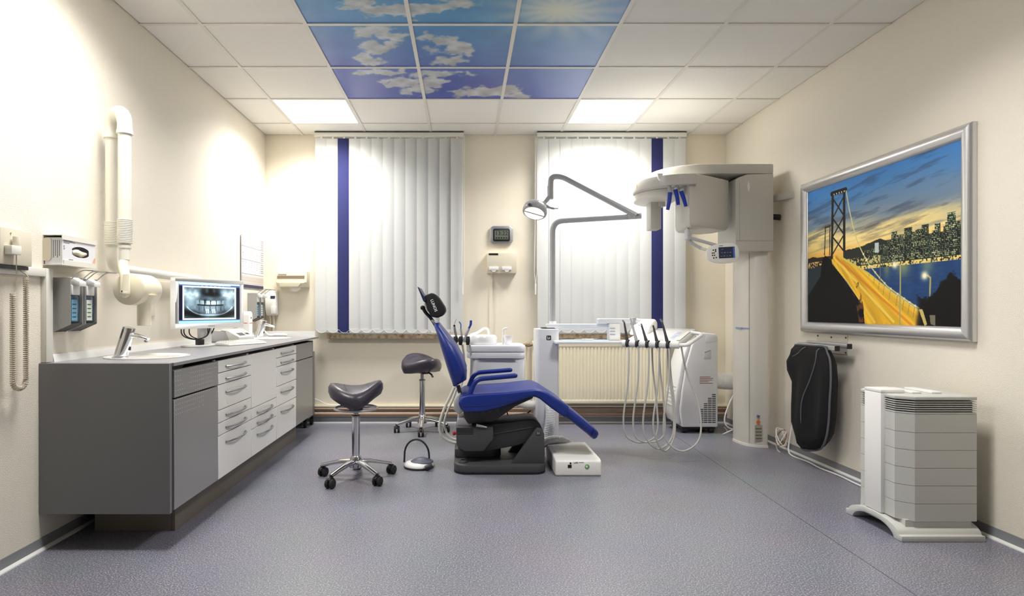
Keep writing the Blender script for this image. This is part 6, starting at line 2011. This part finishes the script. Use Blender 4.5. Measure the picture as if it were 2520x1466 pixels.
def cloth_x(c):
    # front face of the cloth at a spot of its plane
    best = 1e-6
    d = Vector((0, c.y - cen.y, c.z - cen.z))
    for i in range(len(oy)):
        a_, b_ = oy[i] - cen, oy[(i + 1) % len(oy)] - cen
        ex, ez = b_.y - a_.y, b_.z - a_.z
        nx, nz = ez, -ex
        off = nx * a_.y + nz * a_.z
        if abs(off) > 1e-9:
            best = max(best, (nx * d.y + nz * d.z) / off)
    q = min(best, 1.0)
    fold = 0.014 * math.sin((c.y - 3.9) * 26 + (c.z - 0.5) * 3) * min(1, (0.86 - c.z) * 3)
    x = XA + fold - 0.026 * math.sqrt(max(0, 1 - q ** 4)) - 0.012
    return x + 0.022 * float(sstep(0.9, 1.0, np.array(q)))


def apline(pts, r=0.0045):
    P_ = smooth_path([apx(u, v, XA) for u, v in pts], 6)
    MB().tube([Vector((cloth_x(c) - 0.001, c.y, c.z)) for c in P_], r, 8).build('piping', PIPE, ap)


apline([(2020, 858), (2018, 890), (2006, 935), (1992, 985), (1987, 1040), (1982, 1085), (1978, 1100)])
apline([(1957, 945), (1966, 975), (1962, 1020), (1961, 1060), (1966, 1085)])
apline([(1946, 876), (1960, 877), (1976, 868), (1986, 854)])
c = apx(1957, 872)
MB().cyl((cloth_x(c) - 0.006, c.y, c.z), (cloth_x(c) + 0.004, c.y, c.z), 0.007, n=12).build('snap_button', WHITE, ap)

# ------------------------------------------------------------------ air purifier
ai = thing('air_purifier', 'tall boxy grey-white air purifier on an arched base by the right wall', 'air purifier', (2.27, 3.0, 0))
AP = mat('purifier_white', (198, 199, 195), 0.45)
APG = mat('purifier_grey', (186, 187, 183), 0.5)
x0, x1, y0, y1 = 2.066, 2.462, 2.79, 3.20
# base slab with an arch open to the -x and +x sides
archp = [(y0, 0.0005)]
archp += [(y0 + 0.055, 0.0005)]
for k in range(0, 17):
    a = math.pi * (1 - k / 16)
    archp.append(((y0 + y1) / 2 + 0.15 * math.cos(a), 0.0005 + 0.058 * math.sin(a)))
archp += [(y1 - 0.055, 0.0005), (y1, 0.0005), (y1, 0.028)]
for k in range(0, 17):
    a = math.pi * k / 16
    archp.append(((y0 + y1) / 2 + 0.185 * math.cos(a), 0.028 + 0.056 * math.sin(a)))
archp += [(y0, 0.028)]
MB().prism(archp, 'x', x0, x1).build('base', AP, ai, bevel=0.003)
MB().box((x0 + 0.05, y0 + 0.045, 0.029), (x1 - 0.03, y1 - 0.045, 0.09)).build('base_core', AP, ai)
bx0, bx1, by0, by1, ch = x0 + 0.028, x1 - 0.012, y0 + 0.035, y1 - 0.03, 0.05
octo = lambda e: [(bx0 - e, by0 + ch), (bx0 + ch * 1.2, by0 - e), (bx1 + e, by0 - e), (bx1 + e, by1 + e), (bx0 + ch * 1.2, by1 + e), (bx0 - e, by1 - ch)]
zb = [0.085, 0.17, 0.255, 0.34, 0.425, 0.51, 0.598]
for k in range(6):
    MB().prism(octo(0.0), 'z', zb[k] + 0.0009, zb[k + 1] - 0.0009).build('housing_section', AP, ai, ang=20)
MB().prism(octo(-0.012), 'z', 0.09, 0.66).build('inner_core', DARK2, ai)
MB().prism(octo(0.0), 'z', 0.599, 0.606).build('louvre_rim', AP, ai)
for k in range(5):
    MB().prism(octo(0.0), 'z', 0.612 + 0.0105 * k, 0.6165 + 0.0105 * k).build('louvre', AP, ai)
MB().prism(octo(0.002), 'z', 0.664, 0.682).build('lid', AP, ai, bevel=0.004)
for xx in (bx0 + 0.12, bx0 + 0.22):
    MB().box((xx, by0 + 0.10, 0.682), (xx + 0.05, by1 - 0.06, 0.692)).build('lid_bar', WHITE, ai, bevel=0.003)
MB().box((bx0 - 0.02, (by0 + by1) / 2 - 0.055, 0.086), (bx0 + 0.01, (by0 + by1) / 2 + 0.065, 0.6825)).build('front_strip', WHITE, ai, bevel=0.003)
MB().box((bx0 - 0.02, (by0 + by1) / 2 - 0.055, 0.683), (bx0 + 0.10, (by0 + by1) / 2 + 0.065, 0.70)).build('strip_top', WHITE, ai, bevel=0.003)

# ------------------------------------------------------------------ cables and sockets on the right
so = MB().prism(rrect(4.50, 0.21, 4.57, 0.28, 0.008), 'x', XR - 0.02, XR - 0.0005).build('wall_socket', WHITE, label='white wall socket with plugged cables behind the x-ray column', cat='socket', bevel=0.002)
cd = thing('power_cord', 'white power cord lying along the right wall to the air purifier', 'cord', (2.48, 3.9, 0))
pts = smooth_path([(2.520, 4.53, 0.24), (2.49, 4.52, 0.12), (2.47, 4.50, 0.03), (2.455, 4.42, 0.0062), (2.47, 4.25, 0.0062), (2.455, 4.08, 0.0062), (2.47, 3.9, 0.0062), (2.46, 3.7, 0.0062), (2.47, 3.5, 0.0062), (2.44, 3.34, 0.0062), (2.40, 3.23, 0.0062), (2.35, 3.206, 0.02)], 8)
MB().tube(pts, 0.0055, 8).build('cable', WHITE, cd)
cc = thing('cable_bundle', 'tangle of pale cables on the floor by the x-ray column foot', 'cables', (2.46, 4.6, 0))
for k in range(4):
    pts = [(2.467 + 0.03 * math.cos(2 * math.pi * t / 12 + k) , 4.60 + 0.05 * math.sin(2 * math.pi * t / 12 + k), 0.10 + 0.06 * math.sin(2 * math.pi * t / 12 * 1.0 + k * 1.7) - 0.004 * k + 0.01) for t in range(13)]
    MB().tube(smooth_path(pts, 4), 0.0045, 6).build('cable', HOSE if k != 2 else mat('brown_cable', (150, 110, 86), 0.5), cc)
MB().tube(smooth_path([(2.467, 4.65, 0.10), (2.46, 4.66, 0.04), (2.45, 4.62, 0.005), (2.43, 4.55, 0.005)], 5), 0.0045, 6).build('cable', HOSE, cc)
c3 = thing('floor_cable', 'white cable hanging from the duct between air conditioner and x-ray column', 'cable', (2.20, 5.2, 0))
MB().tube(smooth_path([PX(1805, 972, 5.1), PX(1794, 995, 5.1), PX(1785, 1020, 5.1), PX(1784, 1040, 5.1), PX(1793, 1052, 5.1), PX(1806, 1056, 5.12)], 6), 0.006, 8).build('cable', WHITE, c3)
MB().tube(smooth_path([PX(1806, 1056, 5.12), (2.28, 5.2, 0.006), (2.36, 5.3, 0.006), (2.42, 5.5, 0.006)], 6), 0.006, 8).build('cable', WHITE, c3)
MB().cyl((XR - 0.014, 4.52, 0.36), (XR - 0.0005, 4.52, 0.36), 0.007, n=10).build('wall_hook', BRONZE, label='tiny brown hook in the wall right of the x-ray column', cat='hook')
w5 = thing('wall_cable', 'thin white cable lying on the pipe cover beside the cabinets', 'cable', (-1.25, 5.70, 0.172))
MB().tube(smooth_path([(-1.45, 5.725, 0.24), (-1.40, 5.725, 0.22), (-1.33, 5.73, 0.185), (-1.25, 5.735, 0.1765), (-1.20, 5.737, 0.1765)], 6), 0.0035, 6).build('cable', WHITE, w5)
